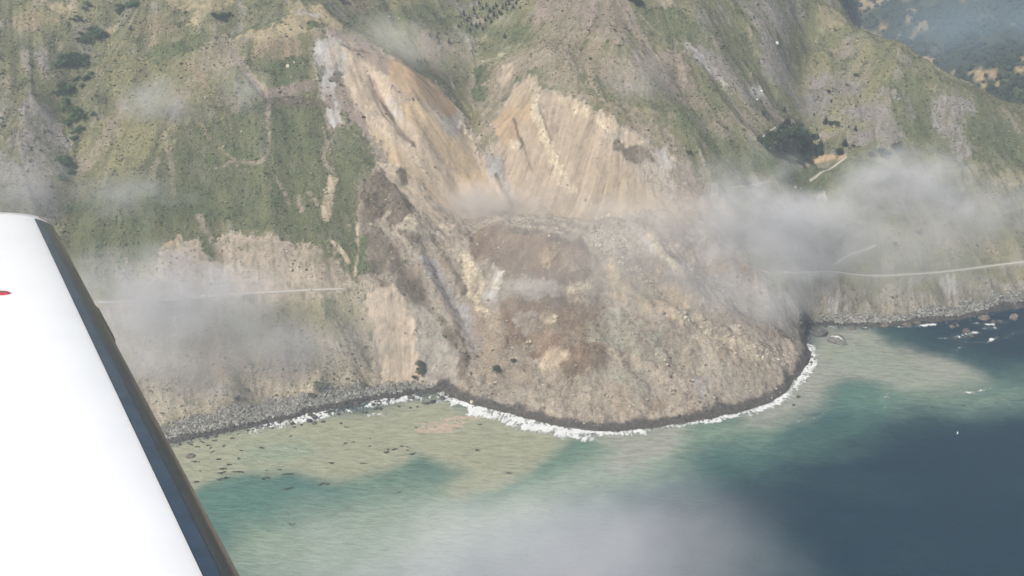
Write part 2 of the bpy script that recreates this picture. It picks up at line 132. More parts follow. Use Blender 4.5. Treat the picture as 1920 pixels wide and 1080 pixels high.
POLYS = [
    ('yellowgreen',25,0.8,[(-588.1,1421.1),(-502.7,1493.5),(-409.5,1458.1),(-438.4,1361.9),(-483.6,1290.8),(-565.2,1258.3),(-600.9,1310.6),(-566.1,1359.9)]), 
    ('deepgreen',14,0.75,[(-542.3,1457.2),(-500.1,1479.8),(-448,1495.3),(-394.2,1509.8),(-355,1520.3),(-326.1,1542),(-337.6,1508.2),(-405.2,1478.9),(-458.3,1465),(-515.8,1441.3)]), 
    ('deepgreen',22,0.6,[(-594.8,1226.5),(-456,1256.9),(-387.3,1220.6),(-440,1164),(-457.6,1148.5),(-557.3,1143.1)]), 
    ('deepgreen',20,0.55,[(-354.5,1392.2),(-280,1405.2),(-207.6,1362.2),(-196.9,1323),(-232.5,1228.9),(-213.7,1176.6),(-285.6,1197.1),(-362.4,1194.8),(-442.8,1222.4),(-462.5,1293.3),(-433.6,1331.9)]), 
    ('scree',16,0.7,[(-679.2,1350.2),(-651.3,1358.4),(-615.9,1311),(-607.4,1252.1),(-646.4,1254.4),(-683.1,1277)]), 
    ('scree',22,0.55,[(-689.7,1262),(-648.3,1261.8),(-609.2,1233.9),(-590.7,1144.8),(-652.7,1133)]), 
    ('scree',9,0.8,[(-693.1,1440.6),(-679.7,1452.5),(-659,1429.6),(-670,1411.1),(-688.3,1418.6)]), 
    ('gold',8,0.85,[(-716,1529.1),(-686.4,1535.5),(-664.7,1519.4),(-673.4,1510.4),(-697.7,1519.4)]), 
    ('dry',12,0.6,[(-744.9,1495),(-718.4,1509.9),(-683.4,1495.3),(-707.8,1472),(-734.3,1471.8)]), 
    ('gold',10,0.8,[(-529.3,1548.4),(-427.7,1564.1),(-455.2,1536.9),(-470.7,1511.8),(-489.4,1506.4),(-482.6,1534.4),(-519.1,1537.4)]), 
    ('gold',7,0.75,[(-610.9,1509.3),(-594.5,1507.7),(-598.8,1496),(-611.6,1481.7)]), 
    ('dry',16,0.5,[(-571.3,1518.1),(-517.9,1531.6),(-502.7,1493.5),(-537.5,1471.5),(-572.9,1489.3)]), 
    ('gold',9,0.95,[(-345.5,1564.5),(-297.8,1569.8),(-264.3,1554.4),(-257,1527.2),(-291.3,1516.7),(-313.7,1505.2),(-335.5,1490.4),(-380.6,1475.3),(-423.8,1493.3),(-392.8,1501),(-345.9,1511.4),(-340.7,1532.3)]), 
    ('greyrock',6,0.6,[(-328.8,1538.8),(-303.2,1549.2),(-294.6,1543.9),(-324.3,1528.9)]), 
    ('deepgreen',6,0.8,[(-315.2,1518.7),(-283.6,1531.1),(-283.9,1520.3),(-310.3,1510.7)]), 
    ('dry',10,0.7,[(-388.9,1477.5),(-327.9,1492.1),(-304.3,1490.8),(-317.1,1464),(-362.2,1454.7),(-380.2,1462)]), 
    ('deepgreen',9,0.7,[(-361.5,1449.2),(-317.5,1467.9),(-293.4,1460.3),(-298.5,1434.9),(-342.8,1420),(-362.8,1429.2)]), 
    ('dry',16,0.6,[(-270.3,1606.2),(-226.1,1653.7),(-231.2,1617.5),(-260.6,1590.4)]), 
    ('deepgreen',14,0.6,[(-231.7,1623.4),(-141.4,1676.4),(-98.2,1684),(-26.5,1657.1),(34.7,1631.3),(34,1581.3),(-26.3,1635),(-88.5,1659.3),(-147.6,1633.2),(-204.1,1591.7)]), 
    ('palegreen',18,0.8,[(-266,1568.4),(-219.9,1583.1),(-154.2,1603.6),(-95.4,1610.6),(17.2,1598.5),(25,1543),(-34.6,1590.9),(-68.1,1545.7),(-66.4,1489.5),(-91.2,1497),(-132.9,1519),(-195,1504.2)]), 
    ('dry',12,0.7,[(-161.3,1580.4),(-138.2,1618.4),(-104.4,1622),(-76.9,1561.6),(-49.9,1495.1),(-83.4,1507.6),(-134.1,1539.8)]), 
    ('scree',10,0.7,[(-125.3,1701.9),(-54.7,1732.1),(-72.1,1704.4),(-98.6,1696.2)]), ('gold',7,0.6,[(35.1,1660.8),(52.2,1649.2),(68.1,1604.5),(51.5,1615.7)]), 
    ('mauve',22,0.65,[(43.9,1670.9),(177.9,1611.2),(199.7,1557.2),(155.1,1519.3),(83.6,1563.8),(34.7,1631.3)]), 
    ('dry',14,0.7,[(-69,1583.8),(-8.6,1602.1),(33.1,1531),(56.5,1483.2),(16.4,1497.3),(-16.6,1504.1),(-41,1464),(-54.7,1519.8)]), 
    ('mauve',10,0.7,[(-47.1,1563.9),(-17,1557.6),(0,1516.1),(-20.9,1513.2)]), 
    ('deepgreen',9,0.75,[(-68.3,1556.1),(-47.3,1575),(-16.8,1529.8),(-24.9,1501.5),(-40.7,1451.2),(-59.8,1490.8)]), 
    ('deepgreen',9,0.7,[(0,1521.2),(40.6,1492),(56.3,1468),(32.3,1472.7),(8.1,1457.3),(-4.1,1480.9)]), 
    ('deepgreen',22,0.5,[(73,1497),(127.7,1457.6),(187.1,1396.8),(270.2,1352.4),(245.6,1340.5),(184.9,1365),(117.8,1419.1),(72.1,1462.5)]), 
    ('deepgreen',20,0.6,[(214.5,1443.2),(273.1,1447.2),(323.5,1393.8),(362.5,1380.2),(341.1,1342.4),(295.3,1361.2),(242.5,1397.7)]), 
    ('deepgreen',18,0.5,[(202.2,1593.6),(313.6,1590.5),(283.5,1552.4),(216.8,1560.8)]), 
    ('scree',20,0.55,[(266,1547.2),(317.7,1548.1),(394.6,1520.8),(379.5,1482.1),(321.6,1506.2),(271.5,1514.9)]), 
    ('greyrock',7,0.5,[(270.1,1546.5),(282.8,1545.1),(323.8,1524.7),(329.6,1500.9),(309.1,1509.6),(280.9,1525.4)]), 
    ('greyrock',5,0.6,[(371.4,1518),(396.9,1536.1),(390.6,1506.9),(373.6,1502)]), ('dry',24,0.4,[(51.1,1592.5),(131.7,1535.9),(191.4,1456.7),(150.6,1439.6),(81.1,1497.2)]), 
    ('mauve',20,0.5,[(181.2,1537.1),(272.2,1523.2),(297.6,1449.3),(213.1,1426.1),(176.4,1472.9)]), 
    ('scree',24,0.85,[(408.4,1626.4),(522.6,1659.2),(569,1624),(593.1,1566.3),(623.3,1494.4),(608.5,1468.3),(539.2,1490.5),(500.9,1538.7),(457.2,1554.1),(400.4,1560.3)]), 
    ('yellowgreen',12,0.6,[(461.8,1639.9),(527.7,1689.3),(541,1660.4),(502.7,1639.8),(468.9,1568.7),(450.3,1577.3)]), 
    ('yellowgreen',12,0.6,[(526.6,1590.1),(594.8,1591.3),(588.6,1563.7),(537.2,1558.8),(511.4,1552.9)]), 
    ('yellowgreen',12,0.5,[(468,1561.3),(528.5,1556.4),(577.8,1513.8),(540.3,1495.7),(485.4,1548.6)]), 
    ('scree',20,0.6,[(367.3,1663.1),(498.1,1744.9),(463.1,1657.9),(408.4,1626.4)]), 
    ('gold',9,0.65,[(540.6,1765.4),(589.4,1810.6),(583.1,1737),(555.3,1734.5),(533.8,1746.6)]), 
    ('deepgreen',20,0.55,[(605,1601.6),(661.6,1590.2),(697.1,1554.7),(790.3,1541.2),(816.4,1506.5),(802.5,1464.2),(690.6,1435.9),(634,1469.5),(612.4,1523.8)]), 
    ('scree',12,0.6,[(605.5,1584.7),(622.1,1565.2),(608.5,1544),(596.5,1564)]), 
    ('scree',14,0.75,[(680.8,1556.8),(724.6,1562.6),(745.8,1544.4),(710.8,1507.6),(721,1455.7),(693.4,1445.9),(682.5,1492.8),(674.4,1543.5)]), 
    ('scree',14,0.5,[(632.9,1574.9),(646.3,1556.8),(643.1,1521.9),(631.9,1532.1)]), ('gold',12,0.45,[(730.5,1427.4),(795.6,1443.3),(788,1419.3),(734.1,1410.4)]), 
    ('deepgreen',18,0.6,[(346.6,1383.7),(501,1462.7),(590.4,1432.3),(579.9,1390.6),(489.3,1410.1),(366.6,1350.7)]), 
    ('orange',4,0.95,[(471.4,1475.6),(493.3,1472.7),(526.4,1462.2),(515.5,1456.4),(477.8,1467.4)]), 
    ('gold',5,0.6,[(439.1,1422.1),(472.4,1460.4),(452.6,1421.9),(435.7,1413.2)]), 
    ('greyrock',4,0.85,[(460.4,1394.5),(471.4,1401.8),(480.9,1396.2),(474.4,1389.7),(461.7,1389.6)]), 
    ('yellowgreen',20,0.6,[(533.6,1327.5),(624.6,1370.6),(774.8,1373.3),(758.9,1313.5),(652.9,1285.6),(537.1,1265.3),(499.6,1273.3)]), 
    ('dry',20,0.35,[(586.2,1347.9),(669.5,1348.2),(744,1319),(655.8,1297.2)]), 
    ('cliff',10,0.95,[(391.8,1154.7),(423.8,1242.4),(487.5,1249.6),(566.7,1258.2),(666.8,1277.1),(756.6,1303.2),(916.6,1336.8),(895.7,1280),(739.7,1244.9),(603.1,1207.4),(509.5,1197.9),(426.7,1195.9)]), 
    ('yellowgreen',9,0.75,[(464.5,1248.4),(558.7,1256.3),(565.2,1244.2),(617.7,1267.5),(702.7,1286.5),(754.7,1294.5),(752.5,1284.9),(649.1,1264.6),(623.8,1252.6),(588.6,1243.4),(542.4,1248.5),(485.6,1236.1)]), 
    ('greyrock',9,0.6,[(451.3,1229.8),(470.1,1235.2),(484,1220.5),(474.7,1208.7),(453.3,1213.8)]), 
    ('greyrock',9,0.55,[(617.3,1264.8),(641.9,1269.6),(647.1,1253.1),(626.4,1246.4)]), 
    ('cliffleft',14,0.9,[(-542.2,1082.1),(-384.3,1112.7),(-278.8,1134.5),(-197.9,1151.4),(-180.6,1098.6),(-167,1052.3),(-239.4,1018.3),(-313.8,991.3),(-402.6,959.6),(-507.7,934.9)]), 
    ('yellowgreen',16,0.6,[(-369.5,1102.8),(-278,1126.9),(-211.1,1143.1),(-188.9,1120.6),(-219.6,1085.4),(-273.7,1089.1),(-323.4,1052),(-357.6,1067.2)]), 
    ('deepgreen',6,0.6,[(-252,1140.3),(-237.2,1143.1),(-229.8,1108.5),(-240.4,1106.4)]), 
    ('dry',14,0.5,[(-420.8,1056.3),(-354.7,1089.1),(-330,1051.6),(-368,1009.8),(-406.7,1011.1)]), 
    ('scree',18,0.5,[(-326,1074.2),(-275.1,1101.6),(-243.6,1056.8),(-267.2,1029.6),(-314.4,1034.4)]), 
    ('beachgrey',6,0.95,[(-506.3,911.8),(-409.7,962.9),(-363.4,984.1),(-303.8,1008.9),(-239.5,1020.5),(-176.5,1045.8),(-115.6,1048.4),(-84.3,1037.2),(-120.6,1024.4),(-184.7,1002.2),(-259,975.3),(-313,956.6),(-399.4,924.6),(-497.4,886.6)]), 
    ('beachgrey',5,0.9,[(414.5,1183.1),(438.1,1213.5),(499.5,1216.6),(561,1217.9),(608.4,1226.5),(670.5,1249),(747.4,1267.1),(903.9,1301.6),(896.5,1279.2),(737.2,1237.6),(600.5,1200),(506,1185.9)]), 
    ('soil',28,0.75,[(-463,1141.2),(-455,1171.9),(-415.1,1177.7),(-375.5,1189.8),(-313.2,1193.4),(-256.9,1190.9),(-220,1168.7),(-206.3,1151.8),(-278.7,1133.8),(-384.7,1115.2),(-448.8,1102.1),(-465.8,1121)]), 
    ('cutbank',12,0.85,[(-463,1141.2),(-455,1171.9),(-415.1,1177.7),(-375.5,1189.8),(-313.2,1193.4),(-256.9,1190.9),(-220,1168.7),(-206.3,1151.8),(-278.7,1133.8),(-384.7,1115.2),(-448.8,1102.1),(-465.8,1121)]), 
    ('scree',12,0.6,[(-453.3,1162.2),(-419,1160.3),(-375,1139.9),(-398.8,1120.2),(-445,1117.1)]), 
    ('orange',6,0.7,[(-455,1171.9),(-443.5,1183.7),(-440.9,1169.2),(-451.4,1159.1)]), ('deepgreen',6,0.8,[(-416.8,1187.8),(-396.5,1190.6),(-383.2,1158.4),(-398.4,1159.7)]), 
    ('soil',22,0.8,[(-145.4,1596.3),(-87.4,1627.8),(33.4,1551.6),(80.7,1485.9),(133.3,1416.3),(79.5,1439.3),(20.4,1488.2),(-8.2,1474.9),(-28.1,1421.4),(-48.6,1433.1),(-74,1470.1),(-108.4,1519.1)]), 
    ('palegreen',14,0.8,[(-111.7,1593.2),(0,1606.4),(0,1575.2),(-60.6,1595.3),(-82.8,1535.2),(-73.5,1503.9),(-91.8,1511.2),(-114.2,1554)]), 
    ('yellowgreen',5,0.9,[(-96.9,1557.1),(-86.8,1554.8),(-72.4,1524),(-53.2,1491.2),(-58,1484),(-78.6,1509.7),(-92.9,1537.6)]), 
    ('deepgreen',5,0.95,[(-63,1584.8),(-40.6,1589.5),(-24.8,1569.9),(-40.1,1559.4),(-57.4,1561.5)]), 
    ('deepgreen',5,0.95,[(-66.4,1545.1),(-51.3,1557.3),(-35.4,1534.5),(-39.5,1521),(-61.6,1524.7)]), 
    ('deepgreen',4,0.95,[(-16.6,1500),(1.6,1497.5),(5.8,1519.3),(14.8,1504.8),(10.6,1490.2),(-1.6,1475.1),(-13.2,1487.4)]), 
    ('deepgreen',4,0.9,[(18.1,1511.8),(39.8,1490.1),(41.3,1481.7),(26.9,1489.1)]), 
    ('deepgreen',5,0.85,[(-117.6,1538.9),(-96.5,1526.7),(-75.1,1502.8),(-57.9,1481),(-65.9,1473.6),(-90.9,1490.3),(-119.8,1504.5)]), 
    ('tan',6,0.7,[(-27.8,1537.2),(-13.6,1564.3),(1.7,1543.2),(-1.7,1528.6),(-16.8,1526.7)]), 
    ('debrisgrey',4,0.8,[(-51.5,1492),(-35.1,1510.5),(-34.9,1496.3),(-43.9,1485),(-47.5,1463)]), 
    ('soil',30,0.75,[(125.7,1421.6),(172,1406.6),(233.5,1382.5),(276.1,1331.8),(315.6,1248.7),(275.1,1257.7),(221.9,1336.2),(169.6,1369.6)]), 
    ('soil',30,0.5,[(34.5,1620.5),(124.1,1548.8),(206.3,1441.5),(173.3,1422.9),(96.4,1475.7),(41.1,1523)]), 
    ('scree',9,0.8,[(306.2,1554.7),(328.8,1545.9),(334.5,1526.9),(316.6,1500.4),(307.9,1522.3),(301,1537.8)]), 
    ('soil',26,0.6,[(182.1,1549),(256.7,1537.3),(269.4,1491),(210.5,1487)]), ('soil',34,0.5,[(268.4,1410.6),(381.3,1493.2),(465.2,1539.1),(389.6,1441.9),(308.2,1400)]), 
    ('soil',20,0.6,[(-448.9,1500.1),(-389.7,1482.7),(-410.9,1419.8),(-449.7,1416.2),(-470,1369.6),(-465.2,1308.2),(-484.6,1332),(-469.6,1441.4)]), 
    ('soil',14,0.6,[(-578,1312.8),(-554.3,1371.7),(-546.2,1366.7),(-560.3,1298.7),(-590.7,1266.4),(-599.7,1273.7)]), 
    ('soil',34,0.8,[(-295.3,1494.4),(-272.3,1523.1),(-245.9,1533.6),(-194.7,1500.6),(-132.4,1512.5),(-91.3,1499.9),(-74.3,1479.2),(-61.2,1451.1),(-44.4,1425.8),(-25.7,1419.6),(-28.5,1453.1),(-12.3,1477),(1.6,1499.5),(20.4,1494.8),(40.3,1465.3),(79.6,1444.1),(125.1,1407),(169.9,1376.1),(204.4,1363.6),(230.9,1352.3),(251.5,1319.5),(277.6,1276.5),(307,1218.1),(345.6,1174.9),(400,1177.2),(410.6,1173.5),(408.7,1126.9),(375.9,1067.3),(324.5,1007.7),(273.9,986),(205.6,964.9),(114.1,946.5),(51.2,959.7),(-13,986),(-59.9,1016.1),(-89,1033.4),(-135.7,1044.8),(-173.5,1050.2),(-188.9,1120.6),(-196.5,1151.7),(-207.5,1168.3),(-203.8,1192.1),(-212.3,1226.3),(-213.4,1271.9),(-202.7,1301.5),(-196.1,1331.7),(-203.8,1361.4),(-231.9,1380.4),(-255.3,1402.2),(-246.6,1374.6),(-259,1363.5),(-273.4,1385.6),(-283.6,1425.4),(-294.2,1468.3)]), 
    ('debris',9,1,[(-295.3,1494.4),(-272.3,1523.1),(-245.9,1533.6),(-194.7,1500.6),(-132.4,1512.5),(-91.3,1499.9),(-74.3,1479.2),(-61.2,1451.1),(-44.4,1425.8),(-25.7,1419.6),(-28.5,1453.1),(-12.3,1477),(1.6,1499.5),(20.4,1494.8),(40.3,1465.3),(79.6,1444.1),(125.1,1407),(169.9,1376.1),(204.4,1363.6),(230.9,1352.3),(251.5,1319.5),(277.6,1276.5),(307,1218.1),(345.6,1174.9),(400,1177.2),(410.6,1173.5),(408.7,1126.9),(375.9,1067.3),(324.5,1007.7),(273.9,986),(205.6,964.9),(114.1,946.5),(51.2,959.7),(-13,986),(-59.9,1016.1),(-89,1033.4),(-135.7,1044.8),(-173.5,1050.2),(-188.9,1120.6),(-196.5,1151.7),(-207.5,1168.3),(-203.8,1192.1),(-212.3,1226.3),(-213.4,1271.9),(-202.7,1301.5),(-196.1,1331.7),(-203.8,1361.4),(-231.9,1380.4),(-255.3,1402.2),(-246.6,1374.6),(-259,1363.5),(-273.4,1385.6),(-283.6,1425.4),(-294.2,1468.3)]), 
    ('tan',10,1,[(-260.4,1522),(-194.5,1498.3),(-132,1507.4),(-81.2,1489.8),(-75.5,1468.9),(-64.7,1432.3),(-44,1400.7),(-15.8,1363.1),(3.9,1318.6),(-46.1,1303.6),(-98.9,1297.8),(-129.4,1315.3),(-167.8,1335.1),(-201.5,1361.7),(-230.6,1408),(-252.6,1438.7),(-255.9,1476.6)]), 
    ('mauve',6,0.8,[(-277.6,1520.6),(-246.4,1537.5),(-194.6,1499.4),(-160.9,1475.7),(-183.9,1462.3),(-216.9,1480.4),(-249.3,1490.9)]), 
    ('orange',8,0.85,[(-194.2,1495.1),(-132,1507.4),(-91.2,1497),(-77.1,1467.7),(-93.1,1449.2),(-127.2,1434.3),(-158.3,1434.9),(-179.6,1457.8)]), 
    ('mauve',10,0.6,[(-179,1448.9),(-134.7,1429.1),(-126.3,1416.3),(-157,1412.4)]), 
    ('greyrock',8,0.85,[(-296.2,1488.3),(-284.1,1507.9),(-259.1,1510.4),(-248.2,1478.6),(-252.4,1453.5),(-259.6,1430.9),(-247.8,1404),(-255.2,1370.2),(-271.8,1385),(-281.3,1417.5),(-278.7,1437.2),(-294,1466.7)]), 
    ('mauve',6,0.75,[(-259.2,1443.5),(-240.8,1436.1),(-224.9,1404.8),(-204.2,1366.8),(-231.7,1377.9),(-248.9,1399.4),(-260.5,1424.8)]), 
    ('greyrock',6,0.8,[(-112.5,1417.3),(-93.5,1456.7),(-81.1,1488.5),(-75.5,1467.7),(-78.8,1428.9),(-90.3,1402.9),(-105.8,1404.2)]), 
    ('greyrock',8,0.4,[(-185.2,1421.6),(-169.4,1423.2),(-156.3,1400.5),(-172,1399)]), 
    ('ochre',10,0.7,[(-169.1,1419),(-126.7,1425),(-87.4,1406.8),(-47.7,1384.7),(3.9,1321.9),(-23.2,1320.6),(-70.6,1358.9),(-124.3,1372.4)]), 
    ('ochre',8,0.6,[(-209.5,1386.1),(-185,1365.5),(-130.1,1328.8),(-77,1312.8),(-99,1299.8),(-151.9,1319),(-199.8,1359.7)]), 
    ('tan2',9,1,[(-28.4,1449),(-9.8,1474.5),(4.9,1494.7),(24.4,1486),(48.1,1455.1),(79.5,1442.1),(121.2,1406),(135.3,1373.4),(168.1,1338.5),(218.9,1299.4),(232.6,1268.4),(104,1258.8),(3.8,1302.1),(-14.2,1371.1)]), 
    ('orange',7,0.75,[(-24.4,1452.6),(-8.2,1474.9),(4,1456.1),(20.1,1447.6),(11.9,1405.5),(-7.9,1403.4),(-20,1417.3)]), 
    ('orange',6,0.6,[(1.6,1489.6),(20.2,1465.1),(31.9,1428.8),(39.3,1394),(23.9,1421)]), 
    ('cream',5,0.85,[(24.4,1479.5),(38.6,1460.8),(49,1416.4),(62.4,1374),(78.6,1337.8),(93.1,1313.8),(76.6,1318.6),(58.2,1353.3),(39.4,1400.6),(30.4,1437.4)]), 
    ('cream',6,0.6,[(63.7,1442.7),(94.9,1430.6),(123.2,1398.9),(130.2,1380.9),(101.9,1406.7),(79,1421.9)]), 
    ('cream',5,0.6,[(-8,1409.1),(11.9,1404.2),(14.2,1388.7),(-1.6,1391.1)]), 
    ('bluegrey',6,0.85,[(-44.1,1406.9),(-23.9,1393.9),(-7.9,1372.4),(1.6,1332),(-7.8,1347.2),(-27.7,1373.6),(-38.3,1391.2)]), 
    ('debrisgrey',12,0.6,[(135.3,1373.4),(184.2,1352),(228.5,1322.9),(248.4,1288.2),(217.5,1283.5),(167.4,1325.4)]), 
    ('scrubbrown',7,0.85,[(146.1,1358.7),(169.2,1360.4),(192,1353.1),(202.8,1340.4),(183.1,1332.3),(160.5,1338.6)]), 
    ('greyrock',8,0.5,[(204,1358.2),(223.3,1354.4),(237,1331.6),(220.7,1321.8),(208,1337.6)]), 
    ('scrubbrown',9,0.75,[(-202.7,1301.5),(-181.2,1313),(-153.7,1291),(-137.4,1265.4),(-162.5,1257),(-192.8,1269.1),(-213.3,1270.4)]), 
    ('tan',9,0.7,[(-197.6,1331.3),(-167.5,1329.8),(-129.3,1312.1),(-98.9,1297.8),(-82.5,1265.4),(-111.7,1259.5),(-141.5,1272.9),(-172.7,1300)]), 
    ('scrubbrown',10,0.6,[(-211.5,1249.5),(-191.6,1254.3),(-159.4,1207.4),(-129,1176.7),(-113.5,1150.8),(-134.6,1149),(-164.3,1172.4),(-193.1,1181),(-204.3,1198.9)]), 
    ('deepgreen',7,0.75,[(-229.1,1193),(-217.2,1232.7),(-207.1,1198.3),(-193.6,1187.5),(-199.5,1173.2),(-210.2,1167.7)]), 
    ('cream',6,0.6,[(-148.9,1253.6),(-136.8,1256),(-128.7,1240.7),(-139.4,1238.9)]), 
    ('tan',8,0.8,[(-195,1150),(-167.3,1164.3),(-141.7,1148.5),(-129.3,1112.8),(-112.4,1051.9),(-163.5,1051.5),(-172.2,1098.2),(-187.5,1120.5)]), 
    ('tan2',8,0.5,[(-169.6,1146.1),(-152.2,1147.7),(-137,1063.1),(-154.1,1062.6)]), 
    ('debrisgrey',10,0.6,[(-131.1,1149.3),(-106.2,1144.5),(-76.1,1094.3),(-67.5,1040.2),(-109,1051.5),(-121.8,1101.1)]), 
    ('scrubbrown',6,0.8,[(-158.1,1186.6),(-121.4,1167),(-95.2,1134.3),(-76.5,1104.8),(-70.3,1087),(-98.2,1119.8),(-120.3,1143.9),(-149.8,1167.4)]), 
    ('scrubbrown',6,0.75,[(-67.4,1080.4),(-55.2,1085.3),(-55.8,1054.9),(-62.2,1043.3),(-69.2,1051.3)]), 
    ('bluegrey',8,0.75,[(-126.9,1205.8),(-104,1217.5),(-92.8,1190.4),(-53.3,1145),(-38.2,1095.4),(-48.3,1080.9),(-68.9,1123),(-92.7,1157.8),(-112.8,1181.1)]), 
    ('brown',9,0.95,[(-65.5,1248.8),(-37.2,1255.8),(29.2,1232.2),(72,1208.3),(105.8,1187.5),(114.5,1160.1),(91.6,1151.5),(28.6,1169.8),(-21.7,1185),(-40.2,1210.1)]), 
    ('brown',14,0.7,[(-28.5,1154.8),(35.5,1156.4),(118.7,1134.4),(125.7,1074.5),(112.6,1027.9),(66.3,1024.6),(54.2,1068.3),(0,1090)]), 
    ('brown',9,0.8,[(47.8,1079.4),(80.7,1060.1),(122.1,1073.2),(112.9,1033.8),(72.8,1023),(60.1,1039.9)]), 
    ('cream',5,0.85,[(-72,1220.7),(-54.9,1213.5),(-45,1190.5),(-39.3,1157.3),(-49.8,1147.6),(-63.7,1184.5)]), 
    ('cream',4,0.8,[(-29.1,1203.8),(-14.5,1202.2),(-12.9,1176.8),(-25.1,1171.7),(-34,1184.6)]), 
    ('greyrock',5,0.6,[(-39.5,1170.2),(-17.9,1166.5),(-14.1,1129.2),(-31.7,1132.3)]), ('cream',4,0.8,[(33.4,1119),(48.6,1114.9),(56.6,1105.2),(44.8,1100.8),(34.6,1107.4)]), 
    ('cream',4,0.6,[(41.9,1202.6),(53.9,1197.8),(53,1188.2),(41.7,1190.5)]), ('ochre',5,0.7,[(61.2,1202.9),(85.9,1194.2),(96.1,1175.2),(71.1,1170.6),(57.3,1188.7)]), 
    ('cream',6,0.5,[(70.6,1152.7),(105.4,1146.3),(105.7,1125.9),(73,1123.6)]), ('cream',6,0.45,[(40.8,1069.6),(67.3,1061.7),(66.7,1037.7),(27,1050.1)]), 
    ('brown',6,0.6,[(68.7,1215.7),(108.3,1208.3),(136.3,1193.9),(121.2,1181.4),(93.1,1193.7)]), 
    ('scrubbrown',6,0.5,[(29.2,1232.2),(72.1,1210.7),(107.5,1192.9),(96.5,1188),(57.7,1209.3)]), 
    ('greygreen',14,0.55,[(89.5,1102.2),(151.9,1109.3),(203.3,1068.4),(201.4,1048.5),(141.8,1061.5),(101.4,1069.4)]), 
    ('greygreen',9,0.5,[(123,1034.9),(146.8,1038.4),(157.9,1010.7),(131.3,1008.8)]), 
    ('debrisgrey',20,0.7,[(160.8,1236.1),(222.4,1257.6),(272.5,1238.3),(317.5,1188.1),(384.8,1166.6),(388.2,1137.1),(318.3,1094.5),(237.8,1134.3)]), 
    ('ochre',18,0.4,[(120.9,1174.1),(171.4,1179.2),(237.8,1134.3),(206.6,1102.8),(139.5,1130.7)]), 
    ('bluegrey',8,0.4,[(224.7,1026.9),(245.2,1029.2),(240.8,1010.6),(231.6,1006.1)]), 
    ('greyrock',6,0.5,[(170.5,1220),(191,1206.3),(213.5,1176.9),(230.4,1167.4),(206.3,1175.1),(183.3,1198.3)]), 
    ('brown',10,0.5,[(294.5,1126.7),(345,1120.5),(388.2,1137.1),(334,1100.6)]), ('brown',14,0.35,[(-57.3,1160.5),(0,1146.8),(27.5,1087.5),(26.4,1011),(-40.4,1037.3)]), 
    ('tan',5,0.95,[(129.3,1396.6),(160,1379.1),(176.5,1367.1),(174.6,1361.2),(189.3,1359.8),(185.1,1354.7),(161.2,1354.9),(139.9,1375.6)]), 
    ('scrubbrown',4,0.95,[(157.3,1352),(181.2,1354.3),(186.9,1345.2),(173.5,1338.6),(158.6,1346.3)]), 
    ('greyrock',5,0.75,[(207.9,1358.1),(226.7,1358.1),(229.2,1341),(217.1,1335.4),(208.6,1346)]), 
    ('scrubbrown',3,0.95,[(-163.3,1322.3),(-151.8,1329.7),(-147,1311.3),(-154.8,1305.5),(-162.7,1313.5)]), 
    ('scrubbrown',3,0.9,[(-183.7,1297.3),(-172.7,1291.9),(-172.2,1283.4),(-180.8,1289)]), 
    ('scrubbrown',4,0.95,[(-207.8,1274.1),(-192.5,1284.9),(-177.6,1272.9),(-176.3,1253.7),(-189.1,1240.8),(-203.5,1248.4)]), 
    ('scrubbrown',3,0.95,[(-170.5,1254.4),(-151.8,1265.5),(-142.2,1272.2),(-141.2,1258),(-150.7,1245.6),(-168.1,1240.5),(-171.5,1248.3)]), 
    ('scrubbrown',4,0.9,[(-156.2,1237.8),(-139.9,1234.8),(-124.7,1230.6),(-127.7,1220.4),(-139.1,1217.9),(-151.2,1226.3)]), 
    ('cream',3,0.8,[(-148.7,1250.3),(-138.9,1256.9),(-129.2,1249.1),(-130.6,1235.8),(-140.2,1240.2)]), 
    ('cream',3,0.6,[(-193.1,1236.1),(-183.3,1240.3),(-181.2,1232.3),(-190.7,1232.7)]), 
    ('deepgreen',3,0.9,[(-212.2,1217.2),(-195.2,1217.5),(-196.4,1205.6),(-206.3,1170.5),(-210.4,1169.6)]), 
    ('deepgreen',3,0.8,[(-212.3,1328.1),(-195.3,1340.1),(-194.9,1316.4),(-203.5,1311.8)]), 
    ('scrubbrown',4,0.9,[(-155.7,1172.1),(-139,1177.6),(-136.1,1162.8),(-141.1,1151.8),(-152.9,1159.9)]), 
    ('scrubbrown',4,0.85,[(-134.6,1174.7),(-117.3,1171.6),(-110.8,1153.9),(-131.9,1151.2)]), 
    ('scrubbrown',3,0.7,[(-178.6,1165.4),(-160.1,1163.1),(-163.3,1156.3),(-176,1158.1)]), 
    ('brown',10,0.85,[(-61.6,1264.8),(-34.2,1256.5),(2.9,1240.1),(42.2,1223.1),(71.3,1209.2),(101.3,1200.5),(110.8,1186.5),(111.7,1161.6),(95.1,1152.4),(61.7,1160.5),(32.9,1171.1),(2.9,1184.8),(-16,1200.6),(-27,1212.7),(-48.9,1206.7),(-53.7,1225.3)]), 
    ('cream',8,0.75,[(-70.4,1216.3),(-60.3,1221.2),(-53.3,1205.4),(-40,1196.5),(-37.5,1181.7),(-41.3,1152.8),(-32.4,1132.4),(-47.5,1140.4),(-59,1170.2),(-69.6,1188.6)]), 
    ('greyrock',6,0.6,[(-29.1,1201.8),(-16,1204.5),(-11.6,1191.4),(-20.2,1180.1),(-31,1180.4)]), ('ochre',9,0.35,[(37.5,1197.6),(51.8,1197.2),(55.8,1184.9),(43.7,1184.8)]), 
    ('cream',7,0.6,[(70.6,1179.6),(83.4,1180.2),(89.5,1169),(78.8,1168.5)]), ('debrisgrey',8,0.7,[(0,1174.7),(57.5,1163),(60.8,1133.1),(14.1,1137.7)]), 
    ('cream',9,0.5,[(74.1,1150.6),(103.4,1149.4),(105.8,1127.4),(93.6,1118.5),(77.2,1125.7)]), 
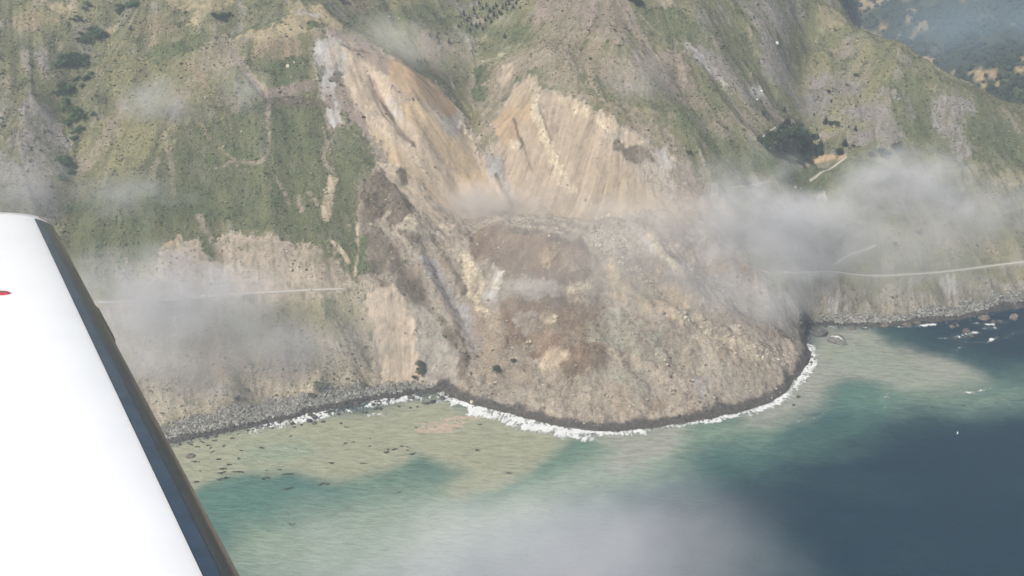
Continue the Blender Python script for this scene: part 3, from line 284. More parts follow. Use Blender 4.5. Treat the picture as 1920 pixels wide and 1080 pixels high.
    ('brown',14,0.55,[(-15.5,1133.4),(11.2,1137.8),(60.7,1128.4),(109.4,1116.7),(116.5,1093.5),(84.1,1088.2),(40,1101.4),(15.2,1091.7),(-10.9,1073.3)]), 
    ('debrisgrey',8,0.6,[(4.9,1124.6),(32.1,1121.8),(35.9,1102.5),(19.4,1099.4),(2.8,1115.1)]), ('cream',6,0.6,[(40.3,1115.2),(56,1108.1),(49.7,1101),(38.1,1105.8)]), 
    ('tan',12,0.32,[(35.4,1067.9),(54.8,1066.4),(70.3,1050.1),(58.3,1044.3),(31,1050.6)]), 
    ('brown',11,0.7,[(58.2,1042.6),(86.1,1044.9),(109.3,1042.2),(112.7,1030.3),(93.1,1019.3),(65.7,1027.3)]), 
    ('scrubbrown',3,0.8,[(15.1,1085.3),(27.6,1093.3),(31.6,1088.3),(19.2,1081.2)]), ('scrubbrown',5,0.7,[(-264,1462.5),(-253.9,1453.1),(-258.5,1435.4),(-269.8,1440.9)]), 
    ('deepgreen',4,0.6,[(-288.8,1461.2),(-280,1450.8),(-279.5,1430.4),(-284.9,1437.5)]), ('mauve',4,0.7,[(-281.7,1421.6),(-262.5,1421.7),(-256.4,1397.7),(-270.2,1398.8)]), 
    ('tan',5,0.6,[(-278.9,1487.8),(-257.8,1497.6),(-255.2,1468.8),(-271.6,1460.7)]), ]
LINES = [
    ('soil',2.6,3,0.85,[(-351.6,1399.1),(-348.8,1360.6),(-340.4,1320.9),(-343.5,1300.4),(-363.2,1295.2)]), ('soil',2,3,0.8,[(-343.2,1298),(-385,1295.9),(-407.7,1280)]), 
    ('mauve',6,4,0.8,[(-419.8,1471.5),(-393.3,1430.5),(-371.9,1411.5),(-351.3,1396.8)]), ('tan',4,4,0.6,[(-381.1,1424.6),(-364.7,1413.3),(-351.6,1399.1)]), 
    ('mauve',7,5,0.8,[(-352.3,1404.5),(-326.8,1413.5),(-293.9,1427.5)]), ('scrubbrown',6,4,0.8,[(-350.8,1392.9),(-309.9,1399.8),(-275.8,1401.8)]), 
    ('dry',2,2,0.7,[(-466,1368.9),(-429.1,1325.9),(-400.6,1303.2),(-380.7,1291)]), ('dry',1.6,1.6,0.6,[(-433.1,1394.3),(-409,1359),(-390.1,1328.9)]), 
    ('dry',5,4,0.6,[(-473.4,1441.1),(-459.4,1426),(-440.7,1394.1)]), ('soil',3,4,0.6,[(-487.5,1327.8),(-466.6,1277),(-455.1,1233.8)]), 
    ('soil',3,4,0.9,[(-272.4,1369.1),(-264.2,1341.4),(-266,1316.1),(-250.1,1298.6)]), ('tan',7,5,0.7,[(-251.5,1290.2),(-254.5,1270.1),(-253.1,1235.8)]), 
    ('soil',2.4,3,0.9,[(-326.7,1279),(-315.5,1265),(-304,1248.6)]), ('soil',3,3.5,0.9,[(-294.6,1259.8),(-285.1,1240.3)]), 
    ('soil',2.5,3.5,0.9,[(-281,1267.1),(-266.6,1248.5)]), ('soil',4,4,0.9,[(-420.6,1211.1),(-403.3,1189.7),(-378.3,1162.3)]), 
    ('tan',3,2,0.8,[(-240.3,1201),(-229.1,1193),(-217.7,1182.2)]), ('tan',1.6,1.4,0.8,[(-213,1233.7),(-207.1,1198.3),(-210.2,1167.7)]), 
    ('tan2',2.5,2,0.7,[(-189.2,1126),(-177.1,1098.4),(-168.1,1076.1)]), ('dry',2,2,0.8,[(64.9,1498),(110.8,1437.4),(140,1395.2)]), 
    ('dry',2,2,0.6,[(176.6,1590.9),(194.5,1544.7),(206.5,1535.6)]), ('dry',2,2,0.5,[(104.5,1476.6),(148.4,1406.9),(185.3,1371.9)]), 
    ('dry',2,2,0.5,[(221.3,1329),(285.5,1278.3),(295.8,1243.6)]), ('yellowgreen',6,5,0.7,[(-71,1505.3),(-57.8,1476.6),(-48.9,1449.4)]), 
    ('yellowgreen',4,4,0.6,[(-103.3,1594.1),(-76.7,1552.1),(-45.3,1473.1)]), ('dry',3,3,0.7,[(-41.6,1497.1),(-36.8,1461.6),(-48.8,1444.4)]), 
    ('brown',2,2,0.6,[(-207.8,1459.9),(-187.2,1415.3),(-155.2,1374.8),(-140.7,1363.8)]), ('scrubbrown',1.6,1.5,0.8,[(39.9,1436.6),(48.9,1409.2),(57.9,1387.3),(54.7,1377)]), 
    ('scrubbrown',1.5,1.5,0.8,[(-23.7,1372.3),(-11.8,1352.1),(1.6,1324.5)]), ('mauve',2,2,0.8,[(-258,1500.4),(-235.6,1497.3),(-213.7,1491.5)]), 
    ('cream',2.6,2,0.7,[(-84.2,1485.9),(-75.7,1472.6),(-79.1,1436)]), ('cream',3,3,0.6,[(184.8,1218.4),(200.2,1188.3),(233.2,1159.9)]), 
    ('cream',4,4,0.35,[(194.1,1117),(254,1089.1),(301.8,1081.3)]), ('scrubbrown',4,4,0.45,[(296,1135.6),(338.4,1125.8),(376.2,1122.5)]), 
    ('scree',3,4,0.6,[(183.2,1510),(190.6,1497.8),(199.5,1457.7)]), ('dry',2,2,0.6,[(386.3,1470.4),(407.8,1467.8)]), 
    ('scrubbrown',4,4,0.9,[(-109.2,1238.2),(-93,1215.9),(-80.9,1203.9),(-72.3,1181.9),(-64,1169.8)]), ('scrubbrown',3,3,0.8,[(-170.5,1223.6),(-159.4,1207.4),(-151,1187.7)]), 
    ('scrubbrown',4,3,0.95,[(5.1,1236.3),(42.2,1223.1),(75.5,1206),(101.2,1198.4),(112.7,1181.2)]), ('brown',5,4,0.85,[(27.3,1068.6),(47.7,1075.1),(67.6,1084.9)]), 
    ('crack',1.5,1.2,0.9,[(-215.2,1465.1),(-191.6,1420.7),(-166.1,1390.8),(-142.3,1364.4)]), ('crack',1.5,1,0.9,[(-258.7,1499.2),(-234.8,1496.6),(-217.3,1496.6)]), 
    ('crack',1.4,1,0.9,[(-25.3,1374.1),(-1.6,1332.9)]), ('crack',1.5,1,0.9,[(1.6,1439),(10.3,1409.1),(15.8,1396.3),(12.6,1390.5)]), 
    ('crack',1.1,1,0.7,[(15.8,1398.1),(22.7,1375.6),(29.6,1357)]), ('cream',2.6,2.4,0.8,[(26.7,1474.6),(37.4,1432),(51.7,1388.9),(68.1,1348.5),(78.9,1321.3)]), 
    ('cream',2.2,2.2,0.7,[(48.6,1385.4),(65.2,1356.4),(87.3,1323.5)]), ('ochre',3,2.5,0.8,[(-156,1407.6),(-114.8,1381),(-69.2,1364.7),(-43.1,1343.9)]), 
    ('ochre',3.2,2.5,0.8,[(-115.8,1404.4),(-86.8,1388),(-63.1,1367.7)]), ('cream',2.4,2.4,0.5,[(-226.7,1425.7),(-188.3,1379.8),(-141.4,1347.7),(-113,1329)]), 
    ('cream',2,1.6,0.8,[(109.5,1401.8),(128.9,1387.6),(145.1,1370.2)]), ('cream',1.6,2,0.6,[(-59.8,1597.2),(-25.1,1601.3),(6,1592.5)]), 
    ('cream',1.6,1.4,0.8,[(-99.2,1550.7),(-91,1533.2)]), ('soil',2.4,2.4,0.9,[(169,1604.3),(182.2,1573.2),(197.1,1556.2),(202,1533.1)]), 
    ('soil',1.8,3,0.8,[(76.1,1518.3),(103.6,1473.2),(121.9,1439),(139.9,1408.6)]), ('soil',2,2,0.8,[(200.9,1587.3),(217.5,1570.5),(234.2,1559.4)]), 
    ('soil',2,2,0.7,[(163.9,1503.5),(175.6,1484.3),(183.5,1470.6)]), ('soil',1.6,3,0.6,[(52,1500.4),(71.5,1474),(93.7,1442.6)]), 
    ('greyrock',2.6,2.6,0.7,[(271.5,1542.5),(295.4,1533.9)]), ('soil',2,2,0.8,[(210.2,1386.8),(234.3,1373.7)]), ('soil',2,2.5,0.6,[(172,1406.6),(213.3,1407)]), 
    ('soil',1.6,1.6,0.7,[(265.3,1386.2),(299.7,1363.5)]), ]
TRACKS = [
    (3.4,[(522.9,1460.8,143.1),(508.3,1452.3,135.9),(495.4,1444.3,130.4),(475.1,1425.1,131.6),(462.4,1412.2,128.3),(452.5,1404.3,126.5)]), 
    (2.6,[(375.6,1421.7,188.6),(390.1,1444.8,189.9),(405.5,1464.9,188.2)]), 
    (4,[(464.6,1267.8,57),(481,1277.9,63.7),(493.8,1283.9,66.7),(506.1,1286.9,67.7),(518.7,1291.7,70.4),(528.9,1296.4,73.2)]), 
    (1.4,[(314.7,1324.5,151.9),(335.7,1332.3,150.1),(361.6,1344.7,148.8),(377.3,1355.6,148.1)]), ]
ROAD_L = [
    (-620.9,1067.4,110.1), (-572.6,1076.3,105.5), (-524.1,1087.3,101.3), (-474.1,1096.6,97.4), (-429.7,1106,95.7), (-394.4,1113.7,94.4), (-359.2,1123.2,92.8), 
    (-306,1132.3,90.6), (-252.1,1141.6,88.5), (-221.9,1149,85.8), ]
ROAD_R = [
    (318.3,1194.2,92.3), (349.3,1200,86.6), (403.7,1231.1,65.1), (457.6,1254,48), (495.6,1252.9,46.9), (536,1258.6,44.6), (584.7,1266.4,44.6), (651.5,1279,42.9), 
    (704.5,1293.3,40.4), (757,1305.1,39.3), (827.6,1320.6,39), (918,1340.9,38.1), ]
SEA_POLYS = [
    ('teal',70,1,[(-467.5,905.3),(-87.4,1030),(418.9,1194.3),(513.1,1208.5),(561.6,1133.4),(622.7,1089.1),(713.3,1059),(686.1,1002.2),(554.2,1002.2),(440.2,975.3),(385.5,964.9),(318.3,924.6),(268.8,895.9),(204.8,877.4),(164.1,841.9),(90.7,800.2),(21.7,746.2),(-84.1,710.4),(-336.7,676.7)]), 
    ('tealdark',30,0.85,[(-368,837.6),(-333.8,863.9),(-289.5,879.2),(-214.6,863.9),(-156.6,877.4),(-99.1,914.9),(-86.1,905.3),(-152.4,841.9),(-229.8,816.5),(-268.6,784.3),(-322.5,776.4),(-357.1,800.2)]), 
    ('mid',45,0.95,[(-287.3,724.4),(-274.2,784.3),(-207.5,820.7),(-119.2,863.9),(-60.9,891.2),(0,877.4),(62,914.9),(82.6,949.5),(152.5,949.5),(207.4,934.5),(175.9,886.6),(100.3,850.6),(22.7,800.2),(-86.7,746.2),(-189.2,710.4)]), 
    ('olive',16,1,[(-467.5,905.3),(-396.6,936.4),(-308.4,964.9),(-171.5,1002.2),(-87.4,1030),(-39.6,1002.2),(25.9,975.3),(79.6,952.6),(52.7,914.9),(24,872.8),(-17.6,846.2),(-63.8,829.1),(-67.6,846.2),(-54.6,886.6),(-99.1,914.9),(-133.4,886.6),(-161.5,868.3),(-208.9,865.6),(-241.8,882),(-295.8,880.1),(-333.1,861.2),(-369.2,841.9),(-436.5,816.5)]), 
    ('mid',30,0.8,[(-324.5,924.6),(-251.4,934.5),(-223.1,914.9),(-269.2,897.8),(-319.4,903.4)]), 
    ('tealdark',22,0.75,[(-57.8,824.9),(-17.6,846.2),(18,875.6),(43.1,905.3),(63,936.4),(72,929.5),(54.6,886.6),(17.8,855),(-23.1,824.9),(-56.9,804.2)]), 
    ('greyturb',18,0.95,[(79.6,952.6),(154.2,964.9),(220.4,977.5),(207.4,934.5),(181.7,907.2),(146.8,897.8),(114.4,877.4),(97.1,886.6),(111.5,914.9)]), 
    ('mid',36,0.8,[(212.1,964.9),(284.8,975.3),(314.9,964.9),(276.6,934.5),(212.9,929.5)]), 
    ('greyturb',22,0.95,[(288.1,991.3),(349.7,1030),(408.7,1126.9),(403.2,1191.5),(507.8,1191.5),(506.8,1153.2),(535.1,1140),(571.3,1120.5),(608.7,1089.1),(610.4,1059),(569.3,1041.5),(513.1,1035.7),(489,1024.4),(466.4,1059),(435.5,1070.9),(410.2,1030),(350.9,980.6),(308.4,964.9),(282.7,964.9)]), 
    ('mid',50,0.7,[(457.3,1030),(542.2,1041.5),(653.2,1047.3),(635.7,1007.7),(545.1,1013.2),(473.2,996.7)]), 
    ('mid',40,0.5,[(437.5,1153.2),(491.7,1140),(527.5,1076.9),(475.8,1089.1)]), 
    ('tealdark',24,0.8,[(433.8,1041.5),(469.5,1047.3),(495.7,1024.4),(473.2,996.7),(417.4,986),(394.3,996.7)]), 
    ('tealdark',50,0.55,[(207.7,895.9),(289.2,934.5),(385.5,964.9),(440.2,975.3),(377.2,934.5),(265,877.4)]), 
    ('blue',45,0.75,[(515.3,1191.5),(567.5,1191.5),(612.5,1153.2),(578.4,1140),(528.7,1142.6)]), ]
FOAM = [
    (1.6,2.5,0.5,[(-13,980.6),(16.1,963.9),(43.3,951.5)]), (1.4,3,0.35,[(63.2,942.4),(100.9,938.4),(132.8,942.4)]), 
    (7,7,0.92,[(-87.9,1038),(-81.9,1027.8),(-66.7,1017.6),(-46.2,1003.3),(-13.1,990.2),(25.9,973.2),(57.7,961.8),(89.3,954.6),(121.1,953.6),(159.9,958.7)]), 
    (13,9,0.85,[(-46,995.6),(-13,986),(25.7,967),(57.5,956.6),(89.1,951.5)]), 
    (4.5,4.5,0.9,[(159.9,958.7),(206.2,969.1),(246.6,978.5),(288.3,992.4),(317.4,1005.5),(346.1,1028.9),(371.2,1062.5),(386.2,1089.1),(399.9,1120.5),(401.2,1142.6),(403,1164)]), 
    (7,6,0.75,[(288.3,992.4),(317.4,1005.5),(348.1,1028.9),(374.7,1062.5),(390.4,1089.1),(404.2,1120.5),(405.2,1146.6)]), 
    (12,9,0.66,[(-307.8,961.8),(-271.9,975.3),(-235.5,990.2),(-198.2,1004.4),(-160.2,1018.8),(-127.6,1027.8)]), (7,7,0.62,[(-234.8,986),(-197.8,1001.1),(-159.9,1016.5)]), 
    (10,8,0.5,[(-114.2,1027.8),(-86.9,1021),(-66.3,1009.9)]), (4,4,0.5,[(-176.4,988.1),(-157,990.2),(-143.5,986)]), 
    (2.5,3,0.6,[(432.7,1190.1),(477.1,1188.7),(506.9,1188.7)]), (3,3,0.75,[(541.4,1191.5),(568,1192.9),(596.2,1198.5)]), (4,4,0.8,[(618.2,1168),(643,1174.9)]), 
    (4,4,0.85,[(608.8,1162.6),(625.4,1164)]), (2,2.5,0.55,[(586.3,1161.3),(600.9,1161.3)]), (3,3,0.75,[(666.3,1195.7),(675.9,1197.1)]), 
    (3,3,0.55,[(658.6,1185.9),(677.8,1187.3)]), (2,2.5,0.5,[(680.7,1201.4),(696.3,1202.8)]), (2,2.5,0.5,[(648.7,1198.5),(655.5,1198.5)]), 
    (1.8,2.5,0.6,[(612.5,1153.2),(633.3,1150.5),(647.8,1150.5),(659,1159.9),(668,1164)]), (2.2,4,0.38,[(678.5,1162.6),(694.2,1173.5),(716.9,1183.1)]), 
    (2.2,3,0.5,[(566.2,1033.4),(587.8,1036.9),(613.3,1046.1)]), (2,4,0.35,[(519.2,1024.4),(544.7,1030),(566.2,1033.4)]), 
    (5,5,0.42,[(461.8,1018.8),(471.4,1027.8),(474.4,1041.5)]), (1.8,2.5,0.45,[(307.3,959.7),(339.1,972.2),(378.6,987),(384.5,996.7),(402.4,1002.2),(431.4,1011)]), 
    (1.5,2.5,0.3,[(259,941.4),(266.2,952.6)]), (1.5,3,0.25,[(446.9,996.7),(509.1,1024.4),(526.6,1035.7)]), (3,4,0.22,[(584.6,1114.1),(601.2,1133.4),(617.2,1146.6)]), 
    (2,3,0.3,[(563.3,1106.5),(568.9,1114.1)]), ]
KELP = [
    (-324.7,870.1,14,4.5,10), (-276.3,871,9,3.5,8), (-209.4,861.2,12,4,12), (-252.6,878.3,13,2.6,14), (-247.9,854.1,10,2.2,22), (-328.6,881,9,3,18), (-329,887.5,9,3,-4), 
    (-310.1,882,15,2,-6), (-352.6,864.8,6,2,8), (-292.7,924.6,5,2.2,-8), (-338.1,904.4,5,3,20), (-315,905.3,4,3.5,-40), (-323.5,894.9,5,2.2,-20), (-348.7,916.8,4.5,2,35), 
    (-315.9,919.7,4,1.8,-20), (-363.9,899.6,9,1.6,2), (-353.5,883.8,2.4,2,0), (-206.8,897.8,6,2.6,6), (-146.4,916.8,6,2.4,10), (-137.6,921.7,7,2.4,10), (-145.1,921.7,4,2,0), 
    (-130.1,927.5,5,2,5), (-123.1,926.6,3,1.5,0), (-122,920.7,3,1.4,0), (-115.2,913.9,8,2.4,14), (-196,933.5,4,3.2,0), (-186.8,935.4,2.6,2,0), (-166.4,927.5,3,2,0), 
    (-168.2,942.4,2,1.4,0), (-3.6,880.1,7,2,4), (-233.1,797.8,7,3,-6), (-283.7,829.1,2,1.8,0), (-124.2,848,4,1.6,-5), (-131.1,875.6,3,1.4,5), (-170.5,896.8,7,1.6,12), 
    (-40.4,920.7,5,2.4,6), (-199.1,963.9,5,1.4,-10), (94.9,857.6,4,1.2,0), (-278.6,884.7,3,1.2,0), (-263.7,885.6,4,1.2,0), (-331.3,942.4,5,2.5,15), (-351.8,938.4,5,3,30), 
    (-357,929.5,5,1.6,0), (-338,928.5,4,1.6,-10), (-352.6,924.6,3,1.5,20), (-368.7,926.6,6,1.6,-8), (-377.3,930.5,5,1.8,0), (-364.8,935.4,5,1.6,-12), (-252.6,923.6,2,1.4,0), 
    (-263.2,946.5,3,1.6,10), (520.3,1003.3,4,1.2,0), (560.3,1007.7,4,1.2,-8), (-114.9,962.8,3,3.4,60), (-67.3,961.8,6,2,14), (-38.7,969.1,5,1.4,-5), (35.5,833.3,3,1,0), ]
SEAROCKS = [
    (443.7,1151.9,27,15,10,'grey',-12), (425.4,1170.8,25,15,8,'grey',-18), (474,1185.9,12,6,2.5,'brown',0), (-372.6,909.1,11,7,3,'rust',10), (630.1,1177.6,12,8,5,'rust',0), 
    (676.9,1201.4,8,6,5,'rust',0), (711.9,1212.8,14,9,7,'rust',8), (669.5,1212.8,16,10,5,'rust',10), (615.5,1190.1,8,7,3.5,'rust',0), (624.1,1192.9,6,5,3,'rust',0), 
    (725.1,1245,20,9,5,'rust',-5), (633.3,1165.3,6,4,2,'rust',0), (688.6,1204.2,8,4,2.5,'rust',0), (-49.9,1013.2,5,4,4,'cream',0), (-87.6,1022.1,9,6,3.5,'dark',0), 
    (-77.1,1025.5,8,6,4,'dark',0), (-98.5,1014.3,9,5,3,'dark',10), (-106.9,1011,9,4,2.5,'dark',5), (-127.2,1023.2,9,5,3,'dark',-8), (-240.6,981.7,7,7,5,'dark',40), 
    (-247.6,988.1,7,5,3,'dark',20), (-246,975.3,7,5,4,'dark',10), (-238.8,971.1,6,4,3,'dark',0), (-229,974.3,6,4,2.5,'dark',5), (-225.7,994.6,7,5,3,'dark',0), 
    (-207.2,971.1,4,3,1.6,'dark',0), (-237.3,1001.1,6,4,3,'dark',0), (-194,1012.1,7,5,3,'dark',0), (-172.3,1008.8,5,4,2.5,'dark',0), (-165.6,1007.7,5,3,2,'dark',0), 
    (-168.6,1000,6,4,2.5,'dark',0), (-162.7,1000,5,4,2.5,'dark',0), (-183.5,992.4,5,3,2,'dark',0), (-178.9,992.4,4,3,2,'dark',0), (-126,1002.2,4,3,1.6,'dark',0), 
    (-117.6,1004.4,4,3,1.6,'dark',0), (-140.1,1004.4,4,2.5,1.5,'dark',0), (-212.5,989.2,5,4,2,'dark',0), (-265.1,970.1,6,4,2.5,'dark',0), (-282.3,975.3,7,4,2.5,'dark',0), 
    (553.5,1194.3,14,7,4,'rust',0), (522.7,1191.5,14,7,4,'rust',6), (570.5,1200,10,6,3.5,'brown',0), (-262,963.9,4,3,1.5,'dark',0), (-254.4,968,4,3,1.6,'dark',0), 
    (-288.5,961.8,5,3,1.5,'dark',0), (-302,964.9,4,3,1.5,'dark',0), (359.7,1024.4,6,4,3,'dark',20), (349.7,1007.7,4,3,2,'dark',0), ]
GROVE = [
    (386.8,1403.2,16,'oak'), (400.7,1409.5,17,'oak'), (419.8,1425.7,18,'oak'), (443.4,1450.1,16,'oak'), (463.9,1471,15,'oak'), (399.4,1425.2,17,'oak'), 
    (421.1,1445.4,19,'oak'), (443.2,1463.7,18,'oak'), (461.3,1475.6,15,'oak'), (413.3,1459.9,17,'pine'), (425.2,1470.6,19,'pine'), (393.3,1430.1,14,'oak'), 
    (435.2,1471.1,15,'oak'), (455.2,1480.9,13,'oak'), (481.9,1500.6,11,'oak'), (485.1,1477.1,13,'pine'), (490.7,1497.3,13,'pine'), (379.2,1403.4,12,'oak'), 
    (431.2,1436.8,13,'oak'), (454.2,1455.2,9,'oak'), (484.9,1518.8,9,'oak'), (457.9,1521.1,9,'oak'), ]
LONE = [
    (523.6,1482.9,12,'pine'), (512.3,1467.7,10,'oak'), (507.2,1542.4,11,'pine'), (513.2,1532.4,7,'oak'), (520.6,1525.9,7,'oak'), (537.5,1517.3,5,'pine'), 
    (546,1510.3,8,'pine'), (536.4,1477.8,4,'oak'), (493.3,1536.7,4,'pine'), (558.3,1456.3,8,'oak'), (571.2,1452.4,11,'oak'), (581.6,1454.4,9,'oak'), (597.3,1463.8,11,'oak'), 
    (571.9,1461.5,8,'pine'), (438.5,1419.1,8,'oak'), (491.7,1557.3,4,'pine'), (522,1575.8,5,'pine'), (571.2,1583.9,4,'pine'), (521,1596,5,'oak'), (572.9,1626.7,5,'oak'), 
    (433.7,1527.7,8,'pine'), (387.5,1477.2,6,'oak'), (394.1,1638,4,'pine'), (433.5,1503.9,4,'pine'), (557.2,1557.6,4,'pine'), (531.2,1606.5,3,'pine'), 
    (515.1,1611.9,3,'pine'), (587.2,1605.1,3.5,'pine'), (882.5,2441.2,4,'oak'), (556.3,1295.5,6,'oak'), (598.4,1318.8,7,'oak'), (546.3,1349.7,6,'oak'), 
    (444.3,1384.6,6,'oak'), (689.2,1319.6,3.5,'oak'), (256.4,1356.7,6,'oak'), (338.2,1333,9,'oak'), (-118.1,1068.4,9,'oak'), (-117.1,1061.6,8,'oak'), (-125.5,1054,5,'oak'), 
    (-19.6,1047.9,9,'oak'), (1.4,1055.1,5,'oak'), (-239.7,1023.6,10,'oak'), (-336.3,1000.3,6,'oak'), ]
CONIFERS = [
    (-62.9,1694.6), (-58.2,1684.5), (-49.6,1704.4), (-43.3,1708.4), (-37.7,1694.8), (-30.3,1681.6), (-24.8,1668.7), (-21.4,1681.8), (-31.4,1699.1), (-15.2,1688.2), 
    (-10.7,1693.1), (-4.5,1687.3), (1.8,1678.9), (7.1,1685.6), (-71.5,1682.4), (-74.9,1674.9), (-67.6,1669), (-53.4,1671.9), (-59.5,1665.1), (-44.6,1676), (-12.2,1628.8), 
    (-88.5,1658.1), (-80.6,1687.5), (-8.9,1677.4), (13.3,1674.4), (-40.2,1681.4), (-34.6,1669.1), (-17.7,1672.3), (-65,1707.4), (-56.2,1719.3), (-27,1704.1), (0,1694.6), 
    (10.7,1690.8), (-7.2,1703.3), (-69.1,1657.7), (-48.8,1661), (-118,1602.4), (-120.9,1611.4), (-132.5,1607.5), (-102.3,1612.6), (-142.7,1546.1), (-137.3,1551.5), 
    (-148.1,1539.9), ]
GULLY = [
    (-640.4,1526.2,8), (-595.1,1532.3,9), (-596.4,1526.3,8), (-583.1,1534.4,8), (-572.4,1541.4,8), (-648,1502.3,7), (-653,1497.6,6), (-623.2,1495.4,8), (-617.1,1485.8,10), 
    (-624.9,1485.2,9), (-633.7,1475.5,8), (-615.3,1491.5,8), (-629.4,1490.3,8), (-640.4,1481.1,7), (-654.4,1440.1,9), (-657.5,1429.5,10), (-647.6,1440.7,9), 
    (-642.5,1449.3,8), (-636.5,1446.6,10), (-631.1,1444.5,9), (-650.7,1429.9,9), (-640.9,1435.1,8), (-629.9,1455.6,7), (-614.3,1412.2,8), (-620,1411.2,7), (-634.8,1413.9,6), 
    (-639.4,1392,9), (-645.3,1393.8,8), (-635.2,1400.9,8), (-646.9,1383.5,7), (-636.7,1370.3,9), (-638.6,1361.5,8), (-628.9,1362.8,9), (-619.1,1355.7,9), (-609.3,1349.9,9), 
    (-620.4,1348.1,10), (-611.3,1341.5,9), (-603.1,1341.5,8), (-624.7,1340.7,8), (-610.6,1326.9,8), (-604.9,1330.5,7), (-587.3,1343.7,5), (-613.2,1317.7,6), 
    (-611.9,1275.3,7), (-604.6,1266.4,7), (-609.2,1254.3,6), (-618.9,1278.4,6), (-612.4,1287.7,6), (-438.3,1531.2,7), (-443.2,1522.5,8), (-451.3,1523.4,7), (-430.7,1534.1,6), 
    (194.4,1602.8,13), (202.6,1599.3,11), (187.9,1608.1,12), (-269.7,1601.2,8), (-642.5,1518.3,5.3), (-594.7,1525.6,5.8), (-592.6,1532.2,5.5), (-581,1536.1,5.3), 
    (-576.3,1536.8,5.3), (-643.5,1499.1,4.3), (-659.6,1499.3,4.1), (-620.4,1495.4,5.8), (-612.1,1494.3,5.5), (-622.2,1493.7,5.3), (-641.6,1472.5,5.1), (-606.8,1491.4,5.7), 
    (-628.5,1489.3,5.7), (-636,1480.3,5.5), (-659.3,1436.8,4.8), (-661.6,1422.9,5.7), (-641.7,1442.2,6.6), (-643.9,1445.8,5.2), (-635.2,1440.5,6.1), (-626.4,1443.4,6.1), 
    (-653.7,1436.9,6.8), (-637.5,1441.7,5.7), (-630,1449.4,5.4), (-610.9,1417.7,5.7), (-622.1,1401.6,5.2), (-631.1,1416.9,3.5), (-644.5,1384.5,6.8), (-645,1401.1,4.8), 
    (-641,1395.7,6.2), (-653.4,1378.2,4.4), (-637.6,1376.7,4.6), (-636.3,1371.5,4.9), (-624.1,1362.2,6), (-621.3,1351.6,5.1), (-619.8,1355.1,4.5), (-625.7,1341.5,6.6), 
    (-616.1,1341.2,5.3), (-607.9,1347.8,5.7), (-626.2,1340.7,4.9), (-616.8,1326.5,4.9), (-601.2,1328.2,4.9), (-581.1,1338.8,2.7), (-610.5,1318.9,3.8), (-606.3,1281.7,5.5), 
    (-604.4,1268.2,4.6), (-606.6,1256.3,3), ]
WHITE = [
    (-198.5,1627.4,3), (-193.5,1628.9,2.5), (-182.9,1624,3), (405.8,1466.3,3), (432.9,1627.2,9), (587,1689.9,4), (-402,1312.2,5), (-437,1374.9,4.5), (-382.5,1341.7,4), 
    (-331.1,1450.5,7), (-322.5,1456.4,4), (-291.2,1159.5,6), (393.6,1527.1,5), (383.2,1506.2,5), (484.3,1539.5,2), (496,1563.3,2), ]
ROCKFIELD = [
    [(109.4,1250),(145.5,1223.7),(136.1,1189.9),(107.7,1196.4),1], [(129.3,1197.4),(171.4,1179.2),(210.5,1137.7),(162.7,1161.1),0.35], 
    [(187.8,1124.2),(235.3,1108.5),(315.5,1078.1),(298.7,1060.2),0.4], [(294.6,1080.2),(363.5,1098.5),(368.4,1081.9),(298.7,1060.2),0.4], ]
DRIFT = [
    (-115.2,958.7), (-103.1,969.1), (-84.5,980.6), (-60,986), (-35.8,982.8), (-44,975.3), (-60.7,972.2), (-62.8,961.8), (-79.7,953.6), (-105.1,952.6), ]
GULL = [
    (225,402.9,432.8), ]
